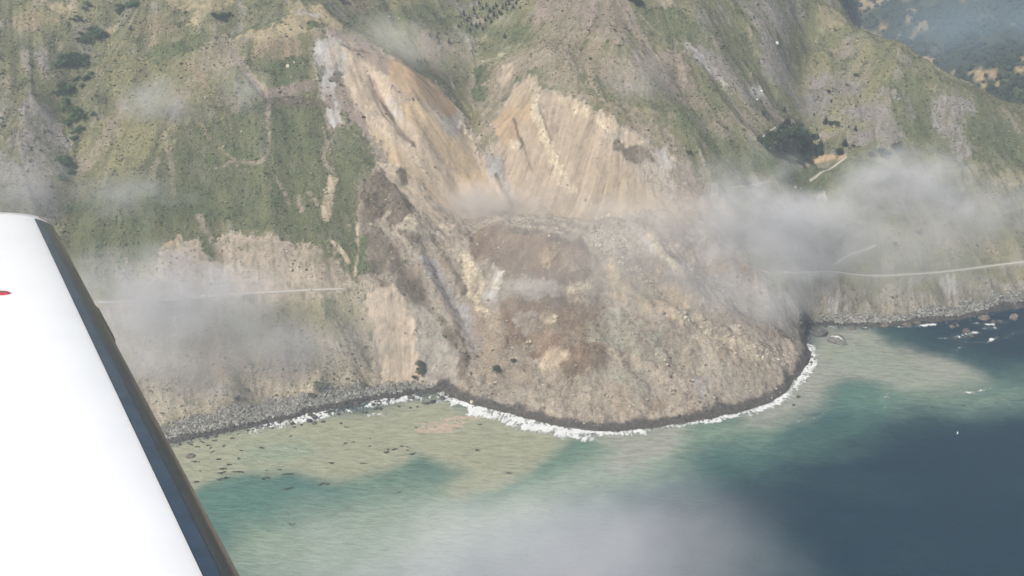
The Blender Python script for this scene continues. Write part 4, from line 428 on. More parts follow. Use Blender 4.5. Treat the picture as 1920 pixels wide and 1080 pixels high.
FOGS = [
    ('fog_bank',(354.8,1208.8,143.1),(193,95,141),0.04,(0.97,0.96,0.975),0.012,0.16,'thick pale fog bank over the right coast road'), 
    ('fog_bank',(581.8,1343.2,153.6),(209.7,85,88.1),0.032,(0.97,0.96,0.975),0.013,0.18,'bright fog bank drifting below the right ridge'), 
    ('fog_bank',(711.4,1334.2,115.1),(191.5,70,74),0.02,(0.97,0.96,0.975),0.014,0.16,'thin fog streak at the right edge'), 
    ('fog_bank',(498.4,1273.5,110.6),(264.4,80,104.2),0.014,(0.97,0.96,0.975),0.012,0.12,'thin fog veil above the dirt track'), 
    ('fog_bank',(304.5,1129.1,98.1),(163.4,70,99.5),0.016,(0.97,0.96,0.975),0.014,0.14,'thin fog veil hanging over the right of the lobe'), 
    ('fog_bank',(-432.1,1045.7,131.4),(232.7,85,102.7),0.034,(0.97,0.96,0.975),0.013,0.14,'fog bank across the left coast road behind the wing'), 
    ('fog_bank',(-446.1,978,76.5),(175.1,75,114.5),0.016,(0.97,0.96,0.975),0.014,0.14,'thin fog on the left cliff beside the wing'), 
    ('fog_bank',(-264.5,1042.5,64.1),(128.6,45,64.3),0.014,(0.97,0.96,0.975),0.02,0.18,'faint mist on the left cliff below the road end'), 
    ('fog_bank',(-487.9,1333.7,274.5),(107.3,50,67.6),0.026,(0.97,0.96,0.975),0.022,0.2,'small mist puff on the upper left slope'), 
    ('fog_bank',(-382.8,1365.4,286.7),(67.3,40,71.3),0.017,(0.97,0.96,0.975),0.025,0.2,'faint mist wisp left of the slide head'), 
    ('fog_bank',(-498,1189.1,203.3),(141.2,50,63.2),0.014,(0.97,0.96,0.975),0.02,0.16,'thin mist wisp above the wing'), 
    ('fog_bank',(-637.5,1183.5,217.1),(145.8,55,99.8),0.015,(0.97,0.96,0.975),0.018,0.16,'thin mist at the left edge above the wing'), 
    ('dust_cloud',(-22.9,1305,133.2),(252.9,60,53.6),0.046,(0.95,0.86,0.78),0.014,0.18,'pinkish dust cloud at the foot of the two scarps'), 
    ('dust_cloud',(208.9,1225.9,158.7),(175.4,65,69.4),0.026,(0.95,0.86,0.78),0.014,0.18,'dust drifting right of the lobe crest'), 
    ('dust_cloud',(-178,1504.5,306.5),(159.2,70,88),0.016,(0.93,0.9,0.82),0.016,0.15,'thin dust blowing off the slide head'), 
    ('fog_bank',(41.8,1136.9,93.6),(90.6,40,41.8),0.016,(0.97,0.96,0.975),0.022,0.2,'faint steam over the middle of the lobe'), 
    ('fog_bank',(179.3,1423.7,279),(96.2,50,68.1),0.01,(0.97,0.96,0.975),0.022,0.2,'faint mist patch on the slope above the scar'), 
    ('fog_bank',(305.4,1293.7,183.7),(161.1,65,84.4),0.008,(0.97,0.96,0.975),0.016,0.2,'thin mist in the hollow left of the grove'), 
    ('fog_bank',(-352.7,1002.3,113.1),(368.2,95,151.2),0.0058,(0.98,0.96,0.95),0.008,0.02,'broad thin mist veil over the left slopes and cliffs'), 
    ('dust_cloud',(105.6,1100,168.3),(371.2,110,159.1),0.0032,(0.98,0.94,0.9),0.008,0.02,'broad thin dusty veil over the slide'), 
    ('fog_bank',(492,1205.9,112.3),(400.3,100,130.9),0.004,(0.98,0.97,0.96),0.008,0.02,'broad thin mist veil over the right slopes'), 
    ('fog_bank',(981.7,2132.7,92.1),(595.3,170,362.4),0.0042,(0.6,0.8,1),0.004,0,'blue distance haze in the valley behind the right ridge'), 
    ('fog_bank',(-13.1,292.5,435.1),(182.6,100,76.5),0.023,(0.97,0.96,0.975),0.014,0.16,'soft near cloud below the aircraft at the bottom edge'), 
    ('fog_bank',(65.9,337,414.6),(132.5,80,76.4),0.007,(0.97,0.96,0.975),0.014,0.16,'thin upper edge of the near cloud over the dark water'), ]

# ---------- numeric helpers (plan coordinates in metres, x right, y inland, z up) ----------
def hash2(ix, iy, seed):
    with np.errstate(over='ignore'):
        h = (ix.astype(np.int64) * 374761393 + iy.astype(np.int64) * 668265263 + seed * 974711) & 0xFFFFFFFF
        h = ((h ^ (h >> 13)) * 1274126177) & 0xFFFFFFFF
        h = h ^ (h >> 16)
    return (h & 0xFFFFFF).astype(np.float32) / np.float32(0xFFFFFF)

def vnoise(x, y, seed=0):
    """gradient noise, about -1..1"""
    x0 = np.floor(x); y0 = np.floor(y)
    fx = (x - x0).astype(np.float32); fy = (y - y0).astype(np.float32)
    ix = x0.astype(np.int64); iy = y0.astype(np.int64)
    u = fx * fx * fx * (fx * (fx * 6 - 15) + 10); v = fy * fy * fy * (fy * (fy * 6 - 15) + 10)
    def g(a, b, dx, dy):
        t = hash2(a, b, seed) * np.float32(2 * math.pi)
        return np.cos(t) * dx + np.sin(t) * dy
    n00 = g(ix, iy, fx, fy); n10 = g(ix + 1, iy, fx - 1, fy)
    n01 = g(ix, iy + 1, fx, fy - 1); n11 = g(ix + 1, iy + 1, fx - 1, fy - 1)
    a = n00 + (n10 - n00) * u; b = n01 + (n11 - n01) * u
    return (a + (b - a) * v) * np.float32(1.5)

def fbm(x, y, scale, octaves=4, seed=0, gain=0.5):
    s = 0; a = 1.0; f = 1.0 / scale; t = 0
    for o in range(octaves):
        s = s + a * vnoise(x * f + 17.3 * o, y * f - 9.1 * o, seed + o); t += a
        a *= gain; f *= 2.03
    return s / t * 1.4

def sstep(a, b, x):
    t = np.clip((x - a) / (b - a), 0, 1)
    return t * t * (3 - 2 * t)

def seg_dist(x, y, pts, closed=False):
    """distance to a polyline and parameter along it"""
    best = np.full(x.shape, 1e18, np.float32); par = np.zeros(x.shape, np.float32)
    n = len(pts); acc = 0.0
    rng = range(n if closed else n - 1)
    for i in rng:
        ax, ay = pts[i][0], pts[i][1]; bx, by = pts[(i + 1) % n][0], pts[(i + 1) % n][1]
        dx, dy = bx - ax, by - ay; L2 = dx * dx + dy * dy + 1e-9
        t = np.clip(((x - ax) * dx + (y - ay) * dy) / L2, 0, 1)
        d = (x - ax - t * dx) ** 2 + (y - ay - t * dy) ** 2
        m = d < best
        best = np.where(m, d, best); par = np.where(m, i + t, par)
    return np.sqrt(best), par

def in_poly(x, y, pts):
    c = np.zeros(x.shape, bool); n = len(pts); j = n - 1
    for i in range(n):
        xi, yi = pts[i][0], pts[i][1]; xj, yj = pts[j][0], pts[j][1]
        if yi != yj:
            c ^= ((yi > y) != (yj > y)) & (x < (xj - xi) * (y - yi) / (yj - yi) + xi)
        j = i
    return c

def poly_mask(x, y, pts, soft):
    """1 inside, 0 outside, soft edge of about +-soft metres"""
    p = np.asarray(pts, float); m = np.zeros(x.shape, np.float32)
    sel = (x > p[:, 0].min() - soft) & (x < p[:, 0].max() + soft) & (y > p[:, 1].min() - soft) & (y < p[:, 1].max() + soft)
    if not sel.any(): return m
    xs, ys = x[sel], y[sel]
    d, _ = seg_dist(xs, ys, pts, True)
    m[sel] = sstep(-soft, soft, np.where(in_poly(xs, ys, pts), d, -d))
    return m

def ragged_mask(x, y, rag, pts, soft, w=None):
    """like poly_mask (or a band of half width w along a line), with a torn edge"""
    p = np.asarray(pts, float); m = np.zeros(x.shape, np.float32); M = soft * 2 + (w or 0)
    sel = (x > p[:, 0].min() - M) & (x < p[:, 0].max() + M) & (y > p[:, 1].min() - M) & (y < p[:, 1].max() + M)
    if not sel.any(): return m
    xs, ys = x[sel], y[sel]; d, _ = seg_dist(xs, ys, pts, w is None)
    s = np.where(in_poly(xs, ys, pts), d, -d) if w is None else w - d
    s0 = 1.3 + max(0.0, soft - 8) * .38
    m[sel] = sstep(-s0, s0, s + soft * .62 * rag[sel])
    return m

def line_mask(x, y, pts, w, soft):
    p = np.asarray(pts, float); R = w + soft; m = np.zeros(x.shape, np.float32)
    sel = (x > p[:, 0].min() - R) & (x < p[:, 0].max() + R) & (y > p[:, 1].min() - R) & (y < p[:, 1].max() + R)
    if not sel.any(): return m
    d, _ = seg_dist(x[sel], y[sel], pts)
    m[sel] = 1 - sstep(w - soft, w + soft, d)
    return m

# ---------- the lie of the land: a thin-plate surface through surveyed heights ----------
class Plate:
    def __init__(self, P, lam=2e-4):
        P = np.asarray(P, float); self.c = P[:, :2] / 1000.0; n = len(P)
        K = self.k(self.c[:, None, 0] - self.c[None, :, 0], self.c[:, None, 1] - self.c[None, :, 1]) + np.eye(n) * lam
        A = np.zeros((n + 3, n + 3)); A[:n, :n] = K; A[:n, n] = 1; A[:n, n + 1:] = self.c
        A[n, :n] = 1; A[n + 1:, :n] = self.c.T
        b = np.zeros(n + 3); b[:n] = P[:, 2]
        self.w = np.linalg.solve(A, b)
    @staticmethod
    def k(dx, dy):
        r2 = dx * dx + dy * dy + 1e-12
        return r2 * np.log(r2)
    def __call__(self, x, y):
        sh = np.shape(x); x = np.ravel(x) / 1000.0; y = np.ravel(y) / 1000.0
        out = np.empty(x.shape, np.float64); n = len(self.c)
        cx = self.c[:, 0].astype(np.float32); cy = self.c[:, 1].astype(np.float32); w = self.w[:n].astype(np.float32)
        for s in range(0, len(x), 60000):
            xs = x[s:s + 60000].astype(np.float32); ys = y[s:s + 60000].astype(np.float32)
            dx = xs[:, None] - cx[None]; dy = ys[:, None] - cy[None]
            r2 = dx * dx + dy * dy + np.float32(1e-9)
            out[s:s + 60000] = (r2 * np.log(r2)) @ w
        out += self.w[n] + self.w[n + 1] * x + self.w[n + 2] * y
        return out.reshape(sh)

def shore_signed(x, y):
    """distance to the waterline, positive on land"""
    d, _ = seg_dist(x, y, SHORE)
    ring = list(SHORE) + [(9000.0, SHORE[-1][1]), (9000.0, 9000.0), (-9000.0, 9000.0), (-9000.0, SHORE[0][1])]
    return np.where(in_poly(x, y, ring), d, -d)

def macro(x, y):
    """height of the land without its fine relief"""
    z = PLATE(x, y)
    for amp, w, pts in RELIEF:
        p = np.asarray(pts, float); R = 3 * w
        sel = (x > p[:, 0].min() - R) & (x < p[:, 0].max() + R) & (y > p[:, 1].min() - R) & (y < p[:, 1].max() + R)
        if sel.any():
            d, t = seg_dist(x[sel], y[sel], pts)
            end = np.minimum(1, np.minimum(t, len(pts) - 1 - t) * 1.6 + 0.25)
            z[sel] += amp * np.exp(-(d / w) ** 2) * end
    s = shore_signed(x, y)
    z = np.where(s > 0, np.maximum(z, np.minimum(0.15 * s, 3.0) + 0.1), np.minimum(z, np.maximum(0.22 * s, -40) - 0.15))
    return z

PLATE = Plate(CONTROL)

# ------------------------------------------------------------------ object helpers
def tag(o, label=None, cat=None, group=None, kind=None):
    if label: o['label'] = label
    if cat: o['category'] = cat
    if group: o['group'] = group
    if kind: o['kind'] = kind
    return o

def link(name, data, parent=None, mat=None):
    o = bpy.data.objects.new(name, data); COL.objects.link(o)
    if parent: o.parent = parent
    if mat is not None and data is not None and not data.materials: data.materials.append(mat)
    return o

def empty(name, loc=(0, 0, 0), rz=0.0):
    o = bpy.data.objects.new(name, None); COL.objects.link(o)
    o.location = loc; o.rotation_euler = (0, 0, rz); o.empty_display_size = 0.5
    return o

def mesh_from(name, verts, faces, smooth=False):
    m = bpy.data.meshes.new(name); m.from_pydata([tuple(v) for v in verts], [], [tuple(f) for f in faces])
    if smooth: m.polygons.foreach_set('use_smooth', [True] * len(m.polygons))
    m.update(); return m

def grid_mesh(name, xs, ys, Z, keep=None):
    """a sheet over a rectangular grid; Z has shape (len(ys), len(xs))"""
    nx, ny = len(xs), len(ys)
    X, Y = np.meshgrid(xs, ys)
    co = np.stack([X, Y, Z], -1).reshape(-1, 3).astype(np.float32)
    i = np.arange(nx * ny).reshape(ny, nx)
    q = np.stack([i[:-1, :-1], i[:-1, 1:], i[1:, 1:], i[1:, :-1]], -1).reshape(-1, 4)
    if keep is not None:
        k = keep.reshape(-1); q = q[k[q].any(1)]
    used = np.zeros(nx * ny, bool); used[q.ravel()] = True
    remap = np.cumsum(used) - 1
    q = remap[q]; co = co[used]
    m = bpy.data.meshes.new(name)
    m.vertices.add(len(co)); m.vertices.foreach_set('co', co.ravel())
    m.loops.add(q.size); m.loops.foreach_set('vertex_index', q.ravel().astype(np.int32))
    m.polygons.add(len(q)); m.polygons.foreach_set('loop_start', np.arange(0, q.size, 4, dtype=np.int32))
    m.polygons.foreach_set('use_smooth', np.ones(len(q), bool))
    m.update(calc_edges=True)
    return m, used

def put_color(m, name, rgb):
    a = m.attributes.new(name, 'FLOAT_COLOR', 'POINT')
    c = np.ones((len(rgb), 4), np.float32); c[:, :3] = rgb
    a.data.foreach_set('color', c.ravel())

def put_float(m, name, v):
    a = m.attributes.new(name, 'FLOAT', 'POINT'); a.data.foreach_set('value', np.asarray(v, np.float32).ravel())

def graded(a, b, lo, hi, step, grow=1.12):
    """coordinates a..b, even spacing in lo..hi, growing outside"""
    mid = list(np.arange(lo, hi, step)); s = step; x = lo; left = []
    while x > a: s *= grow; x -= s; left.append(x)
    s = step; x = mid[-1]; right = []
    while x < b: s *= grow; x += s; right.append(x)
    return np.array(left[::-1] + mid + right)

# ------------------------------------------------------------------ material helpers
class NT:
    def __init__(self, name):
        self.m = bpy.data.materials.new(name); self.m.use_nodes = True
        self.t = self.m.node_tree; self.t.nodes.clear()
        self.out = self.n('ShaderNodeOutputMaterial')
    def n(self, typ, **kw):
        nd = self.t.nodes.new(typ)
        for k, v in kw.items():
            if hasattr(nd, k) and not k[0].isupper(): setattr(nd, k, v)
            else: self.set(nd, k, v)
        return nd
    def set(self, nd, key, v):
        s = nd.inputs[key.replace('_', ' ') if isinstance(key, str) and key not in nd.inputs else key]
        if hasattr(v, 'is_output') or isinstance(v, bpy.types.NodeSocket): self.t.links.new(v, s)
        else: s.default_value = v
    def l(self, a, b): self.t.links.new(a, b)
    def math(self, op, a, b=None, clamp=False):
        nd = self.t.nodes.new('ShaderNodeMath'); nd.operation = op; nd.use_clamp = clamp
        for i, v in enumerate((a, b)):
            if v is None: continue
            if isinstance(v, bpy.types.NodeSocket): self.l(v, nd.inputs[i])
            else: nd.inputs[i].default_value = v
        return nd.outputs[0]
    def noise(self, vec, scale, detail=4, rough=0.55, dist=0.0):
        nd = self.t.nodes.new('ShaderNodeTexNoise'); nd.inputs['Scale'].default_value = scale
        nd.inputs['Detail'].default_value = detail; nd.inputs['Roughness'].default_value = rough
        nd.inputs['Distortion'].default_value = dist
        if vec is not None: self.l(vec, nd.inputs['Vector'])
        return nd.outputs['Fac']
    def ramp(self, fac, a, b, va=0.0, vb=1.0):
        nd = self.t.nodes.new('ShaderNodeMapRange'); nd.interpolation_type = 'SMOOTHSTEP'
        self.l(fac, nd.inputs[0])
        for i, v in ((1, a), (2, b), (3, va), (4, vb)): nd.inputs[i].default_value = v
        return nd.outputs[0]
    def mix(self, fac, a, b, blend='MIX'):
        nd = self.t.nodes.new('ShaderNodeMix'); nd.data_type = 'RGBA'; nd.blend_type = blend
        for i, v in ((0, fac), (6, a), (7, b)):
            if isinstance(v, bpy.types.NodeSocket): self.l(v, nd.inputs[i])
            elif i == 0: nd.inputs[0].default_value = v
            else: nd.inputs[i].default_value = (*v, 1.0) if len(v) == 3 else v
        return nd.outputs[2]
    def scale(self, col, k):
        """multiply a colour by a value socket"""
        nd = self.t.nodes.new('ShaderNodeVectorMath'); nd.operation = 'SCALE'
        self.l(col, nd.inputs[0])
        if isinstance(k, bpy.types.NodeSocket): self.l(k, nd.inputs[3])
        else: nd.inputs[3].default_value = k
        return nd.outputs[0]
    def pos(self):
        g = self.t.nodes.new('ShaderNodeNewGeometry'); return g.outputs['Position']
    def objco(self):
        g = self.t.nodes.new('ShaderNodeTexCoord'); return g.outputs['Object']
    def attr(self, name, typ='GEOMETRY'):
        a = self.t.nodes.new('ShaderNodeAttribute'); a.attribute_name = name; a.attribute_type = typ; return a
    def bsdf(self, base, rough=0.9, spec=0.2, bump=None, metallic=0.0, coat=0.0):
        b = self.t.nodes.new('ShaderNodeBsdfPrincipled')
        if isinstance(base, bpy.types.NodeSocket): self.l(base, b.inputs['Base Color'])
        else: b.inputs['Base Color'].default_value = (*base, 1)
        if isinstance(rough, bpy.types.NodeSocket): self.l(rough, b.inputs['Roughness'])
        else: b.inputs['Roughness'].default_value = rough
        b.inputs['Specular IOR Level'].default_value = spec
        b.inputs['Metallic'].default_value = metallic; b.inputs['Coat Weight'].default_value = coat
        if bump is not None: self.l(bump, b.inputs['Normal'])
        self.l(b.outputs[0], self.out.inputs['Surface'])
        return b
    def bump(self, h, strength, dist):
        b = self.t.nodes.new('ShaderNodeBump'); b.inputs['Strength'].default_value = strength
        b.inputs['Distance'].default_value = dist; self.l(h, b.inputs['Height']); return b.outputs[0]

def plain(name, rgb, rough=0.8, spec=0.25, var=0.25, scale=2.0, metallic=0.0):
    t = NT(name); n = t.noise(t.objco(), scale, 5)
    k = t.ramp(n, 0.25, 0.75, 1 - var, 1 + var)
    rgbn = t.n('ShaderNodeRGB'); rgbn.outputs[0].default_value = (*rgb, 1)
    t.bsdf(t.scale(rgbn.outputs[0], k), rough, spec, None, metallic); return t.m

# ------------------------------------------------------------------ the hillside
PAL = dict(yellowgreen=(.205, .190, .098), cutbank=(.36, .30, .235), crack=(.085, .068, .055), soil=(.265, .22, .17), deepgreen=(.094, .118, .054), palegreen=(.19, .19, .115), scree=(.225, .20, .185),
           gold=(.325, .265, .165), dry=(.265, .205, .135), greyrock=(.37, .35, .325), mauve=(.25, .195, .165), orange=(.375, .265, .165),
           ochre=(.43, .325, .20), tan=(.445, .358, .265), tan2=(.345, .278, .205), cream=(.47, .395, .28), bluegrey=(.285, .275, .275),
           debris=(.318, .268, .212), debrisgrey=(.318, .282, .242), brown=(.172, .122, .086), scrubbrown=(.125, .10, .076),
           greygreen=(.27, .265, .21), cliff=(.31, .275, .22), cliffleft=(.41, .345, .255), beachgrey=(.25, .24, .215))
VEG = dict(yellowgreen=.45, deepgreen=1.0, palegreen=.35, scree=.3, gold=.15, dry=.4, soil=.3, mauve=.35, scrubbrown=.55, cliffleft=.35, cliff=.12, cutbank=.12)
STREAK = dict(cutbank=.15, tan=.34, tan2=.34, ochre=.34, orange=.30, debris=.16, cliff=.35, cliffleft=.28, greyrock=.4, debrisgrey=.22, mauve=.25, cream=.25, scree=.2)
SLIDE = {'tan', 'tan2', 'ochre', 'orange', 'greyrock', 'mauve'}
HUM = {'cutbank': .5, 'debris': 1.0, 'brown': 1.0, 'debrisgrey': .7, 'greygreen': .9, 'bluegrey': .5, 'cream': .8, 'scrubbrown': .8, 'tan': .12, 'tan2': .12, 'ochre': .1}

gx = graded(-1500, 1900, -800, 900, 1.85, 1.10)
gy = graded(600, 2500, 925, 1720, 1.85, 1.10)
GX, GY = np.meshgrid(gx, gy)

def smooth_road(pts):
    p = np.array(pts, float); t = np.arange(len(p)); u = np.linspace(0, len(p) - 1, (len(p) - 1) * 8 + 1)
    q = np.stack([np.interp(u, t, p[:, k]) for k in range(3)], 1)
    for _ in range(10): q[1:-1] = (q[:-2] + 2 * q[1:-1] + q[2:]) / 4
    return q
road_l, road_r = smooth_road(ROAD_L), smooth_road(ROAD_R)
for rd in (road_l, road_r):
    rd[:, 2] = np.poly1d(np.polyfit(np.arange(len(rd)), rd[:, 2], 3))(np.arange(len(rd)))

def macro_grid():
    """coarse evaluation, then cubic-ish refinement keeps the script quick"""
    return macro(GX.ravel(), GY.ravel()).reshape(GX.shape)
Z0 = macro_grid()
SD = shore_signed(GX.ravel(), GY.ravel()).reshape(GX.shape).astype(np.float32)

# flow lines: noise smeared along the fall line gives rills and streaks
dzy, dzx = np.gradient(Z0, gy, gx)
def smear(src, steps):
    gl = np.hypot(dzx, dzy) + 1e-6
    ux, uy = dzx / gl, dzy / gl
    hx = np.gradient(gx)[None, :]; hy = np.gradient(gy)[:, None]
    ux = (ux * 1.85 / hx).astype(np.float32); uy = (uy * 1.85 / hy).astype(np.float32)
    J, I = np.meshgrid(np.arange(len(gx), dtype=np.float32), np.arange(len(gy), dtype=np.float32))
    acc = src.copy(); w = np.ones_like(src)
    for sgn in (1, -1):
        j, i = J.copy(), I.copy()
        for k in range(steps):
            jj = np.clip(j + .5, 0, len(gx) - 1).astype(np.int32); ii = np.clip(i + .5, 0, len(gy) - 1).astype(np.int32)
            j += sgn * ux[ii, jj]; i += sgn * uy[ii, jj]
            jj = np.clip(j + .5, 0, len(gx) - 1).astype(np.int32); ii = np.clip(i + .5, 0, len(gy) - 1).astype(np.int32)
            acc += src[ii, jj]; w += 1
    acc /= w
    return (acc - acc.mean()) / (acc.std() + 1e-6)
white = RNG.standard_normal(GX.shape).astype(np.float32)
LIC1 = smear(white, 14)
LIC2 = smear((fbm(GX, GY, 8.0, 2, 5) + .9 * fbm(GX, GY, 24, 2, 6)).astype(np.float32), 30)
LIC2 = (LIC2 * np.clip(.55 + 1.1 * fbm(GX, GY, 60, 3, 7), .1, 1.7)).astype(np.float32)
LIC3 = smear(fbm(GX, GY, 46.0, 3, 8).astype(np.float32), 60)

# edges of every mapped patch are warped so that no outline stays clean
wx = GX + 5 * fbm(GX, GY, 30, 3, 11)
wy = GY + 6 * fbm(GX, GY, 30, 3, 13)
wx = wx.astype(np.float32); wy = wy.astype(np.float32)
n60 = fbm(GX, GY, 70, 4, 21).astype(np.float32); n20 = fbm(GX, GY, 22, 4, 22).astype(np.float32); n7 = fbm(GX, GY, 7.5, 3, 23).astype(np.float32)
n4 = fbm(GX, GY, 4.0, 2, 24).astype(np.float32)

RAG = np.clip(.75 * n7 + .65 * n20 + .45 * n4 + .25 * LIC2, -1.9, 1.9).astype(np.float32)
def lerp3(c, rgb, k): return c + (np.asarray(rgb, np.float32) - c) * k[..., None]
C = np.empty(GX.shape + (3,), np.float32); C[:] = (.158, .156, .084)
C = lerp3(C, (.222, .202, .110), sstep(.0, .6, n60 + .35 * n20))
C = lerp3(C, (.102, .110, .060), .8 * sstep(.1, .55, n20 + .4 * n7 - .3 * n60 + .2 * LIC2))
C = lerp3(C, (.27, .222, .168), .75 * sstep(.25, .6, fbm(GX, GY, 34, 4, 31) + .35 * n7 + .25 * LIC2))
C = lerp3(C, (.215, .195, .175), .55 * sstep(.2, .7, LIC2 * .35 + fbm(GX, GY, 55, 3, 33)))
C *= np.clip(1 + .10 * LIC3 + .14 * LIC2 + .06 * LIC1, .55, 1.6)[..., None]
C = lerp3(C, (.33, .30, .265), .55 * sstep(.75, 1.25, fbm(GX, GY, 16, 3, 35) + .28 * LIC2 + .5 * fbm(GX, GY, 130, 2, 36)))
vegd = (0.75 + .25 * n20).astype(np.float32)
slide = np.zeros(GX.shape, np.float32); hum = np.zeros(GX.shape, np.float32); cliffm = np.zeros(GX.shape, np.float32)
def paint(mat, m):
    """lay one ground cover over the part of the map its mask touches"""
    rows = np.flatnonzero(m.any(1)); cols = np.flatnonzero(m.any(0))
    if not len(rows): return
    w = (slice(rows[0], rows[-1] + 1), slice(cols[0], cols[-1] + 1)); mm = m[w]
    s = STREAK.get(mat, .08)
    k = np.clip(1 + s * .33 * LIC1[w] + s * .34 * LIC2[w] + .13 * n7[w] + .14 * n20[w] + .08 * n4[w], .45, 1.6)
    C[w] += (np.asarray(PAL[mat], np.float32)[None, None] * k[..., None] - C[w]) * mm[..., None]
    vegd[w] += (VEG.get(mat, 0.0) - vegd[w]) * mm
    slide[w] += ((1.0 if mat in SLIDE else 0.0) - slide[w]) * mm
    hum[w] += (HUM.get(mat, 0.0) - hum[w]) * mm
    cliffm[w] += ((1.0 if mat.startswith('cliff') else 0.0) - cliffm[w]) * mm
FRAY = (1 + .42 * n7 + .50 * n20 + .25 * n60 + .2 * LIC2).astype(np.float32)
def broken(m, op):
    """let the patch fray where its mask is weak"""
    return m if op >= .97 else np.clip(m * op * FRAY, 0, 1)
for mat, soft, op, pts in POLYS:
    paint(mat, broken(ragged_mask(wx, wy, RAG, pts, soft), op))
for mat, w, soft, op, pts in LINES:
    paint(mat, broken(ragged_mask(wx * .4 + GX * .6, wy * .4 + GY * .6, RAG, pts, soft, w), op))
green0 = np.clip(1 - slide - hum - cliffm, 0, 1)
# churned ground: uneven tone and hue
hn = fbm(GX, GY, 55, 4, 45).astype(np.float32); hn2 = fbm(GX, GY, 20, 4, 46).astype(np.float32)
C *= np.clip(1 + hum * (.26 * hn + .30 * hn2 + .14 * n7 + .12 * n4), .35, 1.8)[..., None]
C *= np.clip(1 + green0 * (.10 * n7 + .10 * n4), .5, 1.5)[..., None]
C = lerp3(C, (.29, .275, .235), .45 * hum * sstep(.1, .7, fbm(GX, GY, 75, 3, 47)))
C = lerp3(C, (.24, .165, .11), .5 * hum * sstep(.2, .8, fbm(GX, GY, 64, 4, 48)))
# rubble speckle on the lobe
spk = sstep(.55, .95, fbm(GX, GY, 5, 2, 41) + .35 * fbm(GX, GY, 40, 2, 42)) * hum
C = lerp3(C, (.47, .40, .30), .55 * spk)
spk = sstep(.5, .95, fbm(GX, GY, 6, 2, 43) + .4 * fbm(GX, GY, 45, 2, 44)) * hum
C = lerp3(C, (.15, .12, .09), .55 * spk)
# sea-wet foot of the land
wet = 1 - sstep(7, 15, SD + 5 * n20 + 2.5 * n7)
C = lerp3(C, (.075, .068, .062), .9 * wet * (SD > -3))
vegd *= sstep(20, 34, SD)

# fine relief
quiet = sstep(1, 14, SD)
near = ((GX > -1100) & (GX < 1300) & (GY < 2100)).astype(np.float32)
green = np.clip(1 - slide - hum - cliffm, 0, 1)
ZF = Z0 + quiet * near * (
    green * (3.0 * n60 + 1.6 * n20 + .7 * n7 + .35 * n4 + .5 * LIC2 + 1.9 * LIC3)
    + slide * (.07 * LIC1 + .26 * LIC2 + 2.2 * n20 + 2.0 * n60 + .3 * n7)
    + hum * (5.6 * fbm(GX, GY, 42, 4, 51) + 4.0 * np.abs(fbm(GX, GY, 17, 3, 52)) + .4 * n7 + .12 * n4)
    + cliffm * (1.2 * LIC2 + .3 * LIC1 + 2.4 * n20 + 1.4 * n7 + .5 * n4 + 1.5 * LIC3))
beach = poly_mask(GX, GY, POLYS[0][3], 1) * 0
for mat, soft, op, pts in POLYS:
    if mat == 'beachgrey': beach = np.maximum(beach, poly_mask(wx, wy, pts, soft))
# road benches
roadm = np.zeros(GX.shape, np.float32)
for rd in (road_l, road_r):
    sel = (GX > rd[:, 0].min() - 30) & (GX < rd[:, 0].max() + 30) & (GY > rd[:, 1].min() - 30) & (GY < rd[:, 1].max() + 30)
    d, t = seg_dist(GX[sel], GY[sel], rd[::2])
    zr = np.interp(t, np.arange(len(rd[::2])), rd[::2, 2])
    k = 1 - sstep(3.0, 8.0, d)
    ZF[sel] = ZF[sel] * (1 - k) + (zr - .12) * k
    C[sel] = lerp3(C[sel], (.33, .29, .235), .6 * (1 - sstep(2.8, 5.0, d + n7[sel])))
    vegd[sel] *= sstep(8, 14, d)
for wdt, pts in TRACKS:
    m = line_mask(GX, GY, [p[:2] for p in pts], wdt + 2, 3); vegd *= (1 - m); ZF = ZF * (1 - m) + Z0 * m
C = np.clip(C, .02, .8)
ZF = np.minimum(ZF, 735 + 12 * n60)
ZF = np.where(SD > 3, np.maximum(ZF, np.minimum(.12 * SD, 1.6)), ZF)

m, used = grid_mesh('hillside', gx, gy, ZF, keep=(ZF > -14))
put_color(m, 'albedo', C.reshape(-1, 3)[used]); put_float(m, 'veg', vegd.ravel()[used])
put_float(m, 'rock', np.clip(.6 * hum + cliffm + .6 * beach, 0, 1).ravel()[used])
t = NT('hillside_ground')
a = t.attr('albedo'); v = t.attr('veg').outputs['Fac']; rk = t.attr('rock').outputs['Fac']
P3 = t.pos()
f1 = t.noise(P3, .45, 4, .68)
rough_ = t.math('ADD', t.math('MAXIMUM', v, rk), .22, True)
k = t.math('ADD', t.math('MULTIPLY', t.ramp(f1, .27, .73, -.36, .36), rough_), 1.0)
base = t.scale(a.outputs['Color'], k)
# small scrub between the bushes: a darker and a straw-coloured plant cover
sp = t.noise(P3, .34, 2, .7)
base = t.mix(t.math('MULTIPLY', t.ramp(sp, .54, .66), t.math('MULTIPLY', v, .5)), base, (.075, .084, .044))
sp2 = t.noise(P3, .42, 2, .7)
base = t.mix(t.math('MULTIPLY', t.ramp(sp2, .60, .72), t.math('MULTIPLY', v, .45)), base, (.26, .225, .13))
h = t.math('MULTIPLY', t.noise(P3, .30, 5, .66), rough_)
t.bsdf(base, .95, .12, t.bump(h, .9, 2.6))
hill = link('hillside', m, None, t.m); tag(hill, 'steep coastal hillside with the bare landslide scar', None, None, 'structure')

